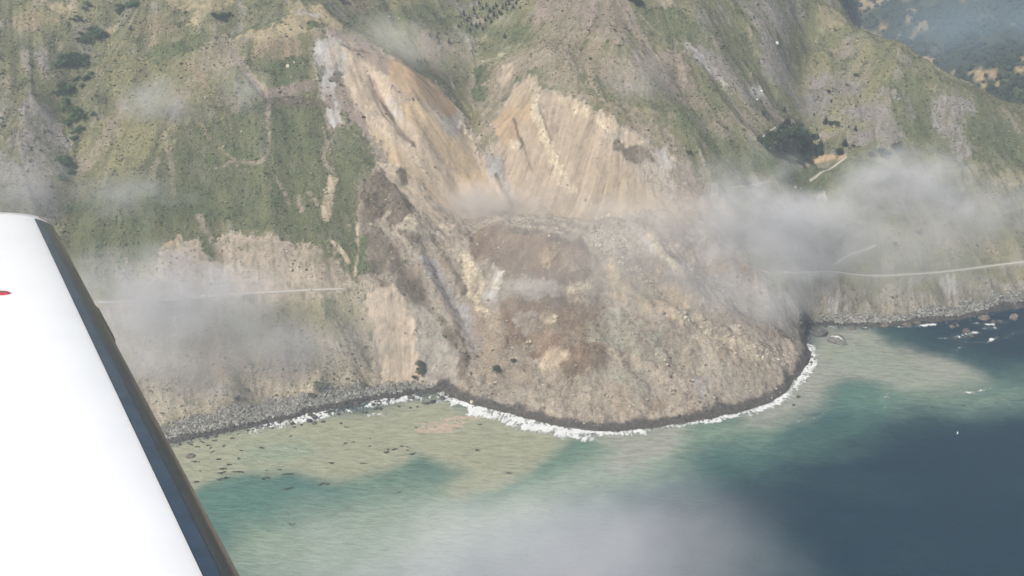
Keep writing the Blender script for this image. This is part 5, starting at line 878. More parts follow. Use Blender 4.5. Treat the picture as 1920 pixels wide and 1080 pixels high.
def ground(x, y):
    x = np.atleast_1d(np.asarray(x, float)); y = np.atleast_1d(np.asarray(y, float))
    j = np.clip(np.searchsorted(gx, x) - 1, 0, len(gx) - 2); i = np.clip(np.searchsorted(gy, y) - 1, 0, len(gy) - 2)
    fx = (x - gx[j]) / (gx[j + 1] - gx[j]); fy = (y - gy[i]) / (gy[i + 1] - gy[i])
    return (ZF[i, j] * (1 - fx) + ZF[i, j + 1] * fx) * (1 - fy) + (ZF[i + 1, j] * (1 - fx) + ZF[i + 1, j + 1] * fx) * fy
def gz(x, y): return float(ground(x, y)[0])

# ------------------------------------------------------------------ the sea
sx = graded(-4000, 4000, -720, 900, 3.0, 1.13); sy = graded(-3000, 4000, 480, 1330, 3.0, 1.13)
SX, SY = np.meshgrid(sx, sy)
WX = SX + 70 * fbm(SX, SY, 190, 3, 61) + 42 * fbm(SX * .6, SY, 52, 4, 62) + 10 * fbm(SX, SY, 15, 2, 65)
WY = SY + 34 * fbm(SX, SY, 150, 3, 63) + 26 * fbm(SX * .6, SY, 46, 4, 64) + 8 * fbm(SX, SY, 12, 2, 66)
SEAPAL = dict(teal=(.050, .125, .112), tealdark=(.092, .190, .148), mid=(.240, .305, .225), olive=(.322, .325, .228), greyturb=(.312, .315, .262), blue=(.006, .034, .052))
W = np.empty(SX.shape + (3,), np.float32); W[:] = (.0005, .024, .044)
W = lerp3(W, (.006, .045, .058), sstep(-.1, .9, fbm(SX * .45 + SY * .35, SY, 150, 4, 67)))
for cname, soft, op, pts in SEA_POLYS:
    k = .55 if soft > 30 else .30
    W = lerp3(W, SEAPAL[cname], (op * poly_mask(SX * (1 - k) + WX * k, SY * (1 - k) + WY * k, pts, soft * .9)).astype(np.float32))
W *= (1 + .05 * fbm(SX * .6, SY, 40, 4, 68))[..., None]
foam = np.zeros(SX.shape, np.float32)
FX = SX + 2.2 * fbm(SX, SY, 14, 3, 71); FY = SY + 2.2 * fbm(SX, SY, 14, 3, 72)
fvar = np.clip(.98 + .55 * fbm(SX, SY, 38, 3, 73), .45, 1.25)
for w, soft, kk, pts in FOAM:
    foam = np.maximum(foam, kk * fvar * line_mask(FX, FY, pts, w, soft))
sd_, su_ = seg_dist(SX, SY, SHORE); arc = np.concatenate([[0], np.cumsum(np.hypot(*np.diff(np.array(SHORE), axis=0).T))])
su_ = np.interp(su_, np.arange(len(arc)), arc)
m, used = grid_mesh('sea', sx, sy, np.zeros(SX.shape))
put_float(m, 'shore_along', su_.ravel()[used]); put_float(m, 'shore_off', sd_.ravel()[used])
put_color(m, 'water', W.reshape(-1, 3)[used]); put_float(m, 'foam', foam.ravel()[used])
t = NT('sea_water'); P3 = t.pos()
mp = t.n('ShaderNodeMapping'); t.l(P3, mp.inputs[0]); mp.inputs['Rotation'].default_value = (0, 0, R(24)); mp.inputs['Scale'].default_value = (.38, 1, 1)
fo = t.attr('foam').outputs['Fac']
cb = t.n('ShaderNodeCombineXYZ'); t.l(t.math('MULTIPLY', t.attr('shore_along').outputs['Fac'], .42), cb.inputs[0]); t.l(t.math('MULTIPLY', t.attr('shore_off').outputs['Fac'], .085), cb.inputs[1])
fn = t.noise(cb.outputs[0], 1.0, 4, .66, .9); fn2 = t.noise(P3, .11, 4, .7, .6)
fmask = t.ramp(t.math('ADD', t.math('MULTIPLY', fo, 1.0), t.math('ADD', t.math('MULTIPLY', t.math('SUBTRACT', fn, .5), 2.0), t.math('MULTIPLY', t.math('SUBTRACT', fn2, .5), 1.9))), .44, .70)
fmask = t.math('MULTIPLY', fmask, t.ramp(fo, .04, .25))
wv = t.noise(mp.outputs[0], .16, 5, .72)
base = t.scale(t.attr('water').outputs['Color'], t.ramp(wv, .3, .7, .80, 1.20))
base = t.mix(t.math('MULTIPLY', fo, .22), base, (.42, .43, .38))
base = t.mix(fmask, base, (.80, .80, .78))
hh = t.noise(mp.outputs[0], .17, 5, .74)
hh = t.math('ADD', hh, t.math('MULTIPLY', fmask, .6))
bs = t.bsdf(base, t.ramp(fmask, 0, 1, .16, .9), .30, t.bump(hh, .9, 2.8)); bs.inputs['IOR'].default_value = 1.33
sea_o = link('sea', m, None, t.m); tag(sea_o, 'ocean, dark blue offshore and muddy green along the slide', None, None, 'structure')

# ------------------------------------------------------------------ far mountainside beyond the ridge
hx = graded(200, 3600, 500, 1900, 9, 1.08); hy = graded(1500, 3800, 1650, 2700, 9, 1.08)
HX, HY = np.meshgrid(hx, hy)
along = HX * .40 + HY * .917
HZ = -60 + (along - 1930) * .40 + 42 * fbm(HX, HY, 420, 3, 81) + 22 * np.abs(fbm(HX, HY, 170, 3, 82)) + 7 * fbm(HX, HY, 45, 3, 83)
HZ = np.where(HX < 620, HZ - (620 - HX) * .9, HZ)
HZ = np.clip(HZ, -60, 720 + 14 * fbm(HX, HY, 120, 2, 84))
clr = sstep(.46, .60, fbm(HX * .8, HY, 95, 4, 85) + .42 * fbm(HX, HY, 26, 3, 86) + .22 * sstep(2200, 2330, along) * sstep(1150, 900, HX))
HC = np.empty(HX.shape + (3,), np.float32); HC[:] = (.035, .050, .030)
HC = lerp3(HC, (.075, .085, .045), sstep(0, .6, fbm(HX, HY, 60, 3, 87)))
HC = lerp3(HC, (.36, .27, .16), clr.astype(np.float32))
m, used = grid_mesh('distant_mountainside', hx, hy, HZ)
put_color(m, 'albedo', HC.reshape(-1, 3)[used])
t = NT('distant_slope'); P3 = t.pos()
t.bsdf(t.scale(t.attr('albedo').outputs['Color'], t.ramp(t.noise(P3, .1, 5, .6), .25, .75, .7, 1.3)), .95, .1, t.bump(t.noise(P3, .09, 5, .65), .8, 6))
far_o = link('distant_mountainside', m, None, t.m); tag(far_o, 'forested mountainside far behind the right ridge', None, None, 'structure')

# ------------------------------------------------------------------ scattered cover (nobody could count it)
def scatter(name, pts, scl, tint, mat, rough=.35, squash=.75, subdiv=2, nscale=1.1, flat=True, label=None, group=None):
    """many small lumps on given points: one object, instanced by geometry nodes"""
    m = bpy.data.meshes.new(name); m.vertices.add(len(pts)); m.vertices.foreach_set('co', np.asarray(pts, np.float32).ravel()); m.update()
    sv = m.attributes.new('size', 'FLOAT_VECTOR', 'POINT'); sv.data.foreach_set('vector', np.asarray(scl, np.float32).ravel())
    rv = m.attributes.new('turn', 'FLOAT_VECTOR', 'POINT')
    rot = np.stack([RNG.normal(0, .25, len(pts)), RNG.normal(0, .25, len(pts)), RNG.uniform(0, 6.28, len(pts))], 1)
    rv.data.foreach_set('vector', rot.astype(np.float32).ravel())
    put_float(m, 'tint', tint)
    o = link(name, m)
    g = bpy.data.node_groups.new(name + '_cover', 'GeometryNodeTree')
    g.interface.new_socket('Geometry', in_out='INPUT', socket_type='NodeSocketGeometry')
    g.interface.new_socket('Geometry', in_out='OUTPUT', socket_type='NodeSocketGeometry')
    N = g.nodes.new; L = g.links.new
    gi = N('NodeGroupInput'); go = N('NodeGroupOutput')
    ico = N('GeometryNodeMeshIcoSphere'); ico.inputs['Radius'].default_value = 1; ico.inputs['Subdivisions'].default_value = subdiv
    sp = N('GeometryNodeSetPosition'); ps = N('GeometryNodeInputPosition'); nz = N('ShaderNodeTexNoise')
    nz.inputs['Scale'].default_value = nscale; nz.inputs['Detail'].default_value = 2
    mr = N('ShaderNodeMapRange'); mr.inputs[1].default_value = .25; mr.inputs[2].default_value = .75
    mr.inputs[3].default_value = 1 - rough; mr.inputs[4].default_value = 1 + rough
    vm = N('ShaderNodeVectorMath'); vm.operation = 'SCALE'
    L(ps.outputs[0], nz.inputs['Vector']); L(nz.outputs['Fac'], mr.inputs[0]); L(ps.outputs[0], vm.inputs[0]); L(mr.outputs[0], vm.inputs[3])
    L(ico.outputs[0], sp.inputs['Geometry']); L(vm.outputs[0], sp.inputs['Position'])
    sm = N('GeometryNodeSetMaterial'); sm.inputs['Material'].default_value = mat
    L(sp.outputs[0], sm.inputs[0])
    iop = N('GeometryNodeInstanceOnPoints')
    def na(nm, typ):
        q = N('GeometryNodeInputNamedAttribute'); q.data_type = typ; q.inputs[0].default_value = nm; return q.outputs[0]
    L(gi.outputs[0], iop.inputs['Points']); L(sm.outputs[0], iop.inputs['Instance'])
    L(na('turn', 'FLOAT_VECTOR'), iop.inputs['Rotation']); L(na('size', 'FLOAT_VECTOR'), iop.inputs['Scale'])
    L(iop.outputs[0], go.inputs[0])
    md = o.modifiers.new('cover', 'NODES'); md.node_group = g
    m.materials.append(mat)
    tag(o, label, None, group, 'stuff')
    return o

def tint_mat(name, lo, hi, rough=.9, spec=.15, nscale=.6):
    t = NT(name); tn = t.attr('tint', 'INSTANCER').outputs['Fac']
    c = t.mix(tn, lo, hi)
    n = t.noise(t.pos(), nscale, 3, .6)
    t.bsdf(t.scale(c, t.ramp(n, .25, .75, .75, 1.25)), rough, spec); return t.m

def sample(weight, n, jitter=1.0):
    """n grid places drawn by weight, jittered inside their cell"""
    w = (weight * np.gradient(gx)[None, :] * np.gradient(gy)[:, None]).ravel().clip(0); c = np.cumsum(w)
    idx = np.searchsorted(c, RNG.uniform(0, c[-1], n)).clip(0, len(c) - 1)
    i, j = np.divmod(idx, len(gx))
    return gx[j] + RNG.uniform(-.9, .9, n) * jitter, gy[i] + RNG.uniform(-.9, .9, n) * jitter

shrub_m = tint_mat('scrub_leaves', (.062, .072, .038), (.15, .148, .078))
wgt = near * vegd * np.clip(.35 + n20 * 1.3 + .9 * n7, 0, 2) * (ZF > 4) * (np.abs(GX) < 1000) * (GY < 1950)
x, y = sample(wgt, 66000)
s = RNG.lognormal(-.38, .40, len(x)).clip(.35, 2.4)
pts = np.stack([x, y, ground(x, y) + .25 * s], 1)
scatter('hillside_scrub', pts, np.stack([s * RNG.uniform(.9, 1.6, len(x)), s * RNG.uniform(.9, 1.6, len(x)), s * RNG.uniform(.55, .95, len(x))], 1),
        RNG.beta(1.6, 2.2, len(x)), shrub_m, .4, label='low green scrub covering the slopes around the slide')
dry_m = tint_mat('dry_brush', (.13, .10, .075), (.30, .25, .17))
wgt = near * np.clip(vegd + .25 * hum * .5, 0, 1) * np.clip(.2 - n20 + .9 * n7, 0, 2) * (ZF > 4) * (np.abs(GX) < 1000) * (GY < 1950)
x, y = sample(wgt, 17000)
s = RNG.lognormal(-.3, .35, len(x)).clip(.35, 2.0)
scatter('dry_brush', np.stack([x, y, ground(x, y) + .15 * s], 1), np.stack([s * 1.3, s * 1.3, s * .6], 1), RNG.uniform(0, 1, len(x)), dry_m, .4, label='dry straw-coloured brush dotted between the green scrub')
# uprooted scrub carried down on the slide
up_m = tint_mat('torn_scrub', (.09, .075, .055), (.17, .14, .10))
wgt = hum * np.clip(-.25 + fbm(GX, GY, 60, 3, 91) + .8 * n7, 0, 1) * (SD > 14)
x, y = sample(wgt, 2400); s = RNG.lognormal(-.6, .4, len(x)).clip(.25, 1.5)
scatter('torn_scrub', np.stack([x, y, ground(x, y) + .1 * s], 1), np.stack([s * 1.4, s * 1.2, s * .6], 1), RNG.uniform(0, 1, len(x)), up_m, .45, label='torn brown brush strewn over the slide debris')

rock_m = tint_mat('slide_rubble', (.20, .165, .125), (.56, .50, .40))
wgt = hum * np.clip(.05 + fbm(GX, GY, 50, 3, 95) + .7 * n7, 0, 1) * (SD > 4)
x, y = sample(wgt, 3000); s = RNG.lognormal(-.75, .55, len(x)).clip(.25, 2.2)
scatter('slide_rubble', np.stack([x, y, ground(x, y) + .1 * s], 1), np.stack([s * 1.3, s, s * .8], 1), RNG.beta(1.2, 1.2, len(x)), rock_m, .35, subdiv=1, label='loose rubble spread over the debris lobe')
for q, f in enumerate(ROCKFIELD):
    w = poly_mask(wx, wy, f[:4], 6) * np.clip(.4 + n7, 0, 2)
    x, y = sample(w, int(520 * f[4])); s = RNG.lognormal(-.35, .5, len(x)).clip(.35, 2.6)
    scatter('pale_block_field', np.stack([x, y, ground(x, y) + .15 * s], 1), np.stack([s * 1.3, s, s * .9], 1), RNG.uniform(.45, 1, len(x)), rock_m, .4, subdiv=1,
            label=['pale broken blocks at the crest of the debris lobe', 'thin trail of pale blocks below the crest boulders', 'pale rubble band across the right of the lobe', 'pale rubble patch above the right waterline'][q])

# beach stones
stone_m = tint_mat('beach_stones', (.075, .072, .065), (.40, .385, .345))
wetstone_m = tint_mat('wet_stones', (.035, .032, .030), (.11, .10, .09), .55, .4)
beachL = beach * (GX < 0); beachR = beach * (GX > 0)
for nm, bm_, n_, sd_, lab in (('beach_stones', beachL, 11000, -.45, 'grey stones of the beach below the left cliffs'), ('beach_stones', beachR, 8000, -.15, 'grey boulder rubble along the foot of the right cliffs')):
    x, y = sample(bm_ * (SD > 8) * np.clip(.8 + n7, .1, 2), n_); s = RNG.lognormal(sd_, .42, n_).clip(.3, 2.4)
    scatter(nm, np.stack([x, y, ground(x, y) + .15 * s], 1), np.stack([s * 1.3, s, s * .75], 1), RNG.beta(1.3, 1.2, n_), stone_m, .35, subdiv=1, label=lab)
for msk, n_, lab in ((GX < -80, 4200, 'dark wet stones at the waterline of the left beach'), (GX > 395, 3000, 'dark wet stones at the waterline of the right shore'), ((GX >= -80) & (GX <= 395), 1900, 'dark wet rubble along the foot of the debris lobe')):
    x, y = sample(((SD > -7) & (SD < 10)) * msk * np.clip(.7 + n7 + n20, .05, 2) * near, n_); s = RNG.lognormal(-.1, .4, n_).clip(.4, 2.2)
    if n_ == 1900: s *= .75
    scatter('wet_stones', np.stack([x, y, np.maximum(ground(x, y), -.8) + .1 * s], 1), np.stack([s * 1.3, s, s * .75], 1), RNG.beta(1.2, 1.6, n_), wetstone_m, .35, subdiv=1, label=lab)

# forest canopy far away
can_m = tint_mat('far_canopy', (.016, .030, .024), (.044, .062, .042), nscale=.2)
fw = (1 - clr) * np.clip(.45 + fbm(HX, HY, 60, 3, 88), .05, 2) * (HX > 560) * (HX < 2000) * (HY < 2800) * (HZ > -25)
c = np.cumsum(fw.ravel()); idx = np.searchsorted(c, RNG.uniform(0, c[-1], 17000)); i, j = np.divmod(idx.clip(0, len(c) - 1), len(hx))
s = RNG.lognormal(1.35, .3, len(i)).clip(2, 9)
scatter('distant_forest', np.stack([hx[j] + RNG.uniform(-4, 4, len(i)), hy[i] + RNG.uniform(-4, 4, len(i)), HZ[i, j] + .4 * s], 1),
        np.stack([s, s, s * 1.15], 1), RNG.uniform(0, 1, len(i)), can_m, .4, label='dark forest canopy on the mountainside behind the right ridge')

# ------------------------------------------------------------------ roads and tracks
def ribbon(name, line, half, lift, mat, parent=None, off=0.0, drape=False):
    p = np.asarray(line, float); d = np.gradient(p[:, :2], axis=0); d /= np.linalg.norm(d, axis=1)[:, None] + 1e-9
    nrm = np.stack([-d[:, 1], d[:, 0]], 1); V = []; Fc = []
    for k in range(len(p)):
        for sgn in (-1, 1):
            q = p[k, :2] + nrm[k] * (off + sgn * half); V.append((q[0], q[1], (max(gz(q[0], q[1]), gz(*(p[k, :2] * .5 + q * .5))) if drape else p[k, 2]) + lift))
    for k in range(len(p) - 1): Fc.append((2 * k, 2 * k + 1, 2 * k + 3, 2 * k + 2))
    return link(name, mesh_from(name, V, Fc, True), parent, mat)
asphalt = plain('weathered_asphalt', (.50, .475, .43), .9, .2, .18, .3)
linew = plain('road_paint_white', (.70, .70, .66), .7, .3, .1); liney = plain('road_paint_yellow', (.55, .40, .10), .7, .3, .1)
for rd, lab in ((road_l, 'narrow coast road cut across the left slope, ending at the slide'), (road_r, 'narrow coast road curving along the right cliff top')):
    o = ribbon('coast_road', rd, 2.1, .15, asphalt); tag(o, lab, None, None, 'structure')
    ribbon('edge_line', rd, .10, .19, linew, o, 1.8); ribbon('edge_line', rd, .10, .19, linew, o, -1.8); ribbon('centre_line', rd, .16, .19, liney, o, 0)
dirt = plain('track_dirt', (.43, .385, .32), .95, .1, .15, .4)
for (wdt, pts), lab in zip(TRACKS, ('pale dirt track climbing to the tree grove', 'short pale track left of the dark grove', 'dirt track rising above the right coast road', 'faint dirt track below the grove')):
    p = np.array(pts, float); u = np.linspace(0, len(p) - 1, len(p) * 8); tt = np.arange(len(p))
    q = np.stack([np.interp(u, tt, p[:, k]) for k in range(3)], 1)
    for _ in range(4): q[1:-1] = (q[:-2] + 2 * q[1:-1] + q[2:]) / 4
    q[:, 2] = ground(q[:, 0], q[:, 1]) + .55
    o = ribbon('dirt_track', q, wdt / 2, .45, dirt, drape=True); tag(o, lab, None, None, 'structure')

# ------------------------------------------------------------------ boulders
def rock_mesh(seed, sub=3):
    bm = bmesh.new(); bmesh.ops.create_icosphere(bm, subdivisions=sub, radius=1)
    r = np.random.default_rng(seed); planes = [(Vector(r.normal(size=3)).normalized(), r.uniform(.62, .92)) for _ in range(11)]
    for v in bm.verts:
        d = v.co.normalized(); rad = 1.0
        for nrm, k in planes:
            c = d.dot(nrm)
            if c > 1e-3: rad = min(rad, k / c)
        rad *= 1 + .05 * math.sin(7 * d.x + seed) * math.sin(6 * d.y + 2 * seed) + .03 * math.sin(15 * d.z + 9 * d.x)
        v.co = d * rad
    m = bpy.data.meshes.new('boulder'); bm.to_mesh(m); bm.free(); return m
ROCKS = [rock_mesh(k, 2) for k in range(6)]; BIGROCKS = [rock_mesh(40 + k, 4) for k in range(5)]
def rock_mat(name, lo, hi, rough=.85):
    t = NT(name); P = t.pos(); n = t.noise(P, .5, 6, .65); n2 = t.noise(P, .13, 3, .5)
    oi = t.n('ShaderNodeObjectInfo')
    c = t.mix(t.ramp(n, .3, .7), lo, hi); c = t.scale(c, t.ramp(n2, .3, .7, .8, 1.2))
    c = t.scale(c, t.ramp(oi.outputs['Random'], 0, 1, .75, 1.25))
    t.bsdf(c, rough, .25, t.bump(t.noise(P, .9, 6, .7), .7, .6)); return t.m
RM = dict(grey=rock_mat('sea_stack_rock', (.13, .125, .12), (.24, .23, .215)), brown=rock_mat('brown_rock', (.10, .08, .065), (.18, .15, .12)),
          rust=rock_mat('rust_rock', (.10, .080, .068), (.20, .160, .135)), dark=rock_mat('wet_dark_rock', (.05, .044, .042), (.105, .09, .082), .6),
          cream=rock_mat('cream_rock', (.42, .35, .26), (.58, .50, .38)), white=rock_mat('white_rock', (.48, .46, .43), (.62, .61, .58)), stone=rock_mat('stone_rock', (.17, .16, .145), (.33, .315, .285)))
_variants = {}
def rock(name, mesh, mat, loc, size, yaw, tilt=0.0):
    key = (mesh.name, mat)
    if key not in _variants:
        mm = mesh.copy(); mm.materials.append(RM[mat]); _variants[key] = mm
    o = link(name, _variants[key]); o.location = loc; o.scale = size; o.rotation_euler = (tilt, tilt * .6, yaw); return o

for k, (x, y, ln, dp, ht, tone, yaw) in enumerate(SEAROCKS):
    big = ln >= 9
    o = rock('sea_rock', (BIGROCKS if big else ROCKS)[k % 5], tone, (x, y, ht * .1), (ln * .55, dp * .62, ht * .95), R(yaw))
    if k == 0: lab, g = 'large grey sea rock with white-streaked crest in muddy water right of the slide', None
    elif k == 1: lab, g = 'low grey sea rock just left of the white-streaked one', None
    elif k == 2: lab, g = 'brown rock at the water edge above the two grey sea rocks', None
    elif k == 3: lab, g = 'lone rust-coloured rock in green water beside the wing', None
    elif tone == 'rust' or tone == 'brown': lab, g = 'rust-brown rock in blue water off the right shore', 'rust rocks off the right shore'
    elif tone == 'cream': lab, g = 'cream boulder in the surf at the left root of the debris lobe', None
    elif x > 300: lab, g = 'dark rock in the surf at the right of the debris lobe', 'dark rocks beside the lobe'
    else: lab, g = 'dark wet rock standing in the foam of the left beach', 'dark rocks in the left surf'
    tag(o, lab, 'rock', g)
    if k == 0:   # guano-white streak along the crest
        tm = NT('streaked_sea_rock'); ob = tm.objco(); sx_ = tm.n('ShaderNodeSeparateXYZ'); tm.l(ob, sx_.inputs[0]); n_ = tm.noise(ob, 3.0, 4, .6)
        line = tm.math('ABSOLUTE', tm.math('ADD', tm.math('ADD', sx_.outputs[1], tm.math('MULTIPLY', sx_.outputs[0], .45)), tm.math('MULTIPLY', tm.math('SUBTRACT', n_, .5), .5)))
        wm = tm.math('MULTIPLY', tm.ramp(line, .16, .05), tm.math('MULTIPLY', tm.ramp(sx_.outputs[2], .3, .5), tm.ramp(sx_.outputs[0], .62, .4)))
        cc_ = tm.mix(tm.ramp(n_, .3, .7), (.12, .115, .11), (.23, .22, .205)); cc_ = tm.mix(wm, cc_, (.72, .71, .68))
        tm.bsdf(cc_, .85, .25, tm.bump(tm.noise(tm.pos(), .9, 6, .7), .7, .6)); mm = o.data.copy(); mm.materials.clear(); mm.materials.append(tm.m); o.data = mm

WL = ['white boulder, left of the pair on the green slope above the slide', 'white boulder, right of the pair on the green slope above the slide', 'white boulder lowest of three on the slope above the slide',
      'white rock at the upper end of the short pale track', 'large white outcrop boulder on the upper right slope', 'small pale boulder high on the right ridge', 'pale boulder on the green slope left of the slide',
      'grey boulder in the mist on the left slope', 'small upright pale stone on the left green slope', 'pale pinkish boulder in scrub beside the grey scarp', 'small pale boulder next to the pinkish one beside the scarp',
      'pale boulder resting above the left coast road', 'pale rock high in the right outcrop', 'pale rock low in the right outcrop', 'small pale stone above the grove', 'small pale stone on the scree above the grove']
for k, (x, y, sz) in enumerate(WHITE):
    o = rock('boulder', ROCKS[k % 6], 'cream' if k in (6, 9, 10, 11) else ('stone' if k == 7 else 'white'), (x, y, gz(x, y) + sz * .12), (sz * .55, sz * .45, sz * .42), k * 1.3, .2)
    tag(o, WL[k], 'boulder')
#  the two great cream blocks on the crest of the lobe
c0 = np.mean(np.array(ROCKFIELD[0][:4]), 0); cx, cyy = ROCKFIELD[0][0]
for k, (dx, dy, a, b, c_, lab) in enumerate(((36, 14, 9, 7, 6, 'largest cream block on the crest of the debris lobe'), (14, 12, 5, 8, 6, 'second cream block, left of the largest on the lobe crest'), (24, 17, 3.5, 5, 3.5, 'narrow cream block between the two large ones on the crest'), (27, 6, 3, 3, 2.5, 'small cream block just below the largest crest block'))):
    x, y = cx + dx * .72, cyy + dy * .9
    o = rock('crest_block', BIGROCKS[k], 'cream', (x, y, gz(x, y) + c_ * .15), (a * .62, b * .6, c_ * .62), .5 + k, .25); tag(o, lab, 'boulder')
# boulders carried down on the lobe, one by one
x, y = sample(np.clip(hum, 0, 1) * (SD > 16) * (GX > -60) * (GX < 420) * (GY < 1260) * np.clip(.4 + n20, .05, 2), 90)
for k in range(90):
    s = random.choice((1.1, 1.3, 1.6, 2.0, 2.6)); tone = ('cream', 'stone', 'brown')[k % 3]
    o = rock('slide_boulder', ROCKS[k % 6], tone, (x[k], y[k], gz(x[k], y[k]) + s * .2), (s * random.uniform(.8, 1.4), s * .9, s * random.uniform(.6, .9)), random.uniform(0, 6.28), random.uniform(-.3, .3))
    tag(o, {'cream': 'cream boulder lying loose on the debris lobe', 'stone': 'grey boulder lying loose on the debris lobe', 'brown': 'dark brown boulder lying loose on the debris lobe'}[tone], 'boulder', {'cream': 'cream boulders on the lobe', 'stone': 'grey boulders on the lobe', 'brown': 'brown boulders on the lobe'}[tone])
# the larger beach boulders, one by one
for msk, n_, tone, lab, g in ((beachL * (SD > 9), 70, 'stone', 'grey boulder lying on the left beach below the cliffs', 'boulders on the left beach'), (beachR * (SD > 7), 90, 'stone', 'grey boulder lying in the rubble of the right shore', 'boulders on the right shore'),
                              (beachL * (SD < 9) * (SD > -4), 40, 'dark', 'dark boulder at the waterline of the left beach', 'dark boulders on the left waterline'), (beachR * (SD < 7) * (SD > -5), 40, 'dark', 'dark boulder at the waterline of the right shore', 'dark boulders on the right waterline')):
    x, y = sample(msk * (np.abs(GX) < 1000) * (GX > -560), n_)
    for k in range(n_):
        s = random.uniform(1.5, 3.0)
        o = rock('beach_boulder', ROCKS[k % 6], tone, (x[k], y[k], max(gz(x[k], y[k]), -.4) + s * .2), (s * random.uniform(.8, 1.3), s * .85, s * random.uniform(.55, .8)), random.uniform(0, 6.28), random.uniform(-.2, .2))
        tag(o, lab, 'boulder', g)
o = rock('cliff_foot_block', BIGROCKS[2], 'dark', (0, 0, 0), (6.5, 3.5, 3.4), R(-20)); 
bx, by = BLOCK[0]; o.location = (bx, by, gz(bx, by) + 1.4); tag(o, 'big dark angular block at the foot of the left cliff', 'boulder')

# ------------------------------------------------------------------ trees
def leaf_cloud(lobes, n, size, seed):
    r = np.random.default_rng(seed); V = []; Fc = []
    w = np.array([l[3] * l[4] * l[5] for l in lobes]); w /= w.sum()
    for k in range(n):
        l = lobes[r.choice(len(lobes), p=w)]
        d = r.normal(size=3); d /= np.linalg.norm(d); q = d * r.uniform(.55, 1.0) ** .5
        c = np.array(l[:3]) + q * np.array(l[3:6])
        a = r.normal(size=3) * .7 + d; a /= np.linalg.norm(a)
        b = np.cross(a, r.normal(size=3)); b /= np.linalg.norm(b); e = np.cross(a, b); s = size * r.uniform(.6, 1.3)
        i0 = len(V)
        V += [c + b * s, c + e * s * .7 + a * s * .25, c - b * s, c - e * s * .7 - a * s * .1]; Fc.append((i0, i0 + 1, i0 + 2, i0 + 3))
    return mesh_from('crown', V, Fc)
def trunk_mesh(h, r0, limbs, seed):
    r = np.random.default_rng(seed); V = []; Fc = []
    def tube(p, q, a, b):
        p = np.array(p, float); q = np.array(q, float); d = q - p; d /= np.linalg.norm(d); u = np.cross(d, (.3, .9, .1)); u /= np.linalg.norm(u); w = np.cross(d, u); i0 = len(V)
        for c, rr in ((p, a), (q, b)):
            for k in range(6): V.append(c + rr * (math.cos(k * math.pi / 3) * u + math.sin(k * math.pi / 3) * w))
        for k in range(6): Fc.append((i0 + k, i0 + (k + 1) % 6, i0 + 6 + (k + 1) % 6, i0 + 6 + k))
    tube((0, 0, -.15), (0, 0, h), r0, r0 * .45)
    for k in range(limbs):
        a = r.uniform(0, 6.28); z = h * r.uniform(.45, .95); L_ = h * r.uniform(.35, .6)
        tube((0, 0, z), (math.cos(a) * L_, math.sin(a) * L_, z + L_ * .6), r0 * .4, r0 * .12)
    return mesh_from('trunk', V, Fc, True)
def leaf_mat(name, rgb):
    t = NT(name); oi = t.n('ShaderNodeObjectInfo'); n = t.noise(t.objco(), 6, 3, .6)
    rg = t.n('ShaderNodeRGB'); rg.outputs[0].default_value = (*rgb, 1)
    c = t.scale(rg.outputs[0], t.math('MULTIPLY', t.ramp(n, .3, .7, .6, 1.5), t.ramp(oi.outputs['Random'], 0, 1, .6, 1.75)))
    t.bsdf(c, .8, .2); return t.m
bark = plain('bark', (.11, .085, .065), .95, .1)
LM = dict(oak=leaf_mat('oak_leaves', (.028, .042, .021)), pine=leaf_mat('pine_needles', (.015, .026, .018)), gully=leaf_mat('gully_leaves', (.052, .085, .034)), pale=leaf_mat('dusty_leaves', (.085, .098, .062)))
KIND = {}
for kind in ('oak', 'pine', 'gully', 'pale'):
    vs_ = []
    for s_ in range(4):
        r = np.random.default_rng(100 + s_ + (0 if kind == 'oak' else 50))
        if kind == 'pine':   # unit height, widest low, ragged tiers
            lobes = [(r.normal(0, .02), r.normal(0, .02), .16 + .8 * q, .26 * (1 - q) ** .8 + .035, .26 * (1 - q) ** .8 + .035, .07) for q in np.linspace(0, 1, 9)]
            cm = leaf_cloud(lobes, 420, .045, s_); tm = trunk_mesh(.9, .028, 0, s_)
        else:
            lobes = [(0, 0, .55, .30, .30, .30)] + [(.36 * math.cos(a) * r.uniform(.5, 1.25), .36 * math.sin(a) * r.uniform(.5, 1.25), r.uniform(.38, .80), r.uniform(.17, .27), r.uniform(.17, .27), r.uniform(.14, .22)) for a in r.uniform(0, 6.28, 7)]
            cm = leaf_cloud(lobes, 520, .058, s_); tm = trunk_mesh(.55, .04, 5, s_)
        cm.materials.append(LM[kind]); tm.materials.append(bark); vs_.append((cm, tm))
    KIND[kind] = vs_
tree_n = 0
def tree(name, kind, x, y, h, label, group, cat='tree', wide=1.0):
    global tree_n
    cm, tm = KIND[kind][tree_n % 4]; tree_n += 1
    e = empty(name, (x, y, gz(x, y) - .1), random.uniform(0, 6.28)); e.scale = (h * wide, h * wide, h)
    link('trunk', tm, e); link('crown', cm, e); tag(e, label, cat, group); return e
for k, (x, y, h, kind) in enumerate(GROVE):
    tree('pine_tree' if kind == 'pine' else 'grove_tree', kind, x, y, h * random.uniform(1.15, 1.65), {9: 'tall dark conifer, left of the pair topping the grove', 10: 'tall dark conifer, right of the pair topping the grove', 15: 'dark conifer at the right end of the grove beside the orange soil', 16: 'slim dark conifer behind the right end of the grove'}.get(k, 'dark round-crowned tree in the dense hillside grove'),
         None if kind == 'pine' else 'round trees of the grove', wide=1.05 if kind == 'pine' else random.uniform(.95, 1.35))
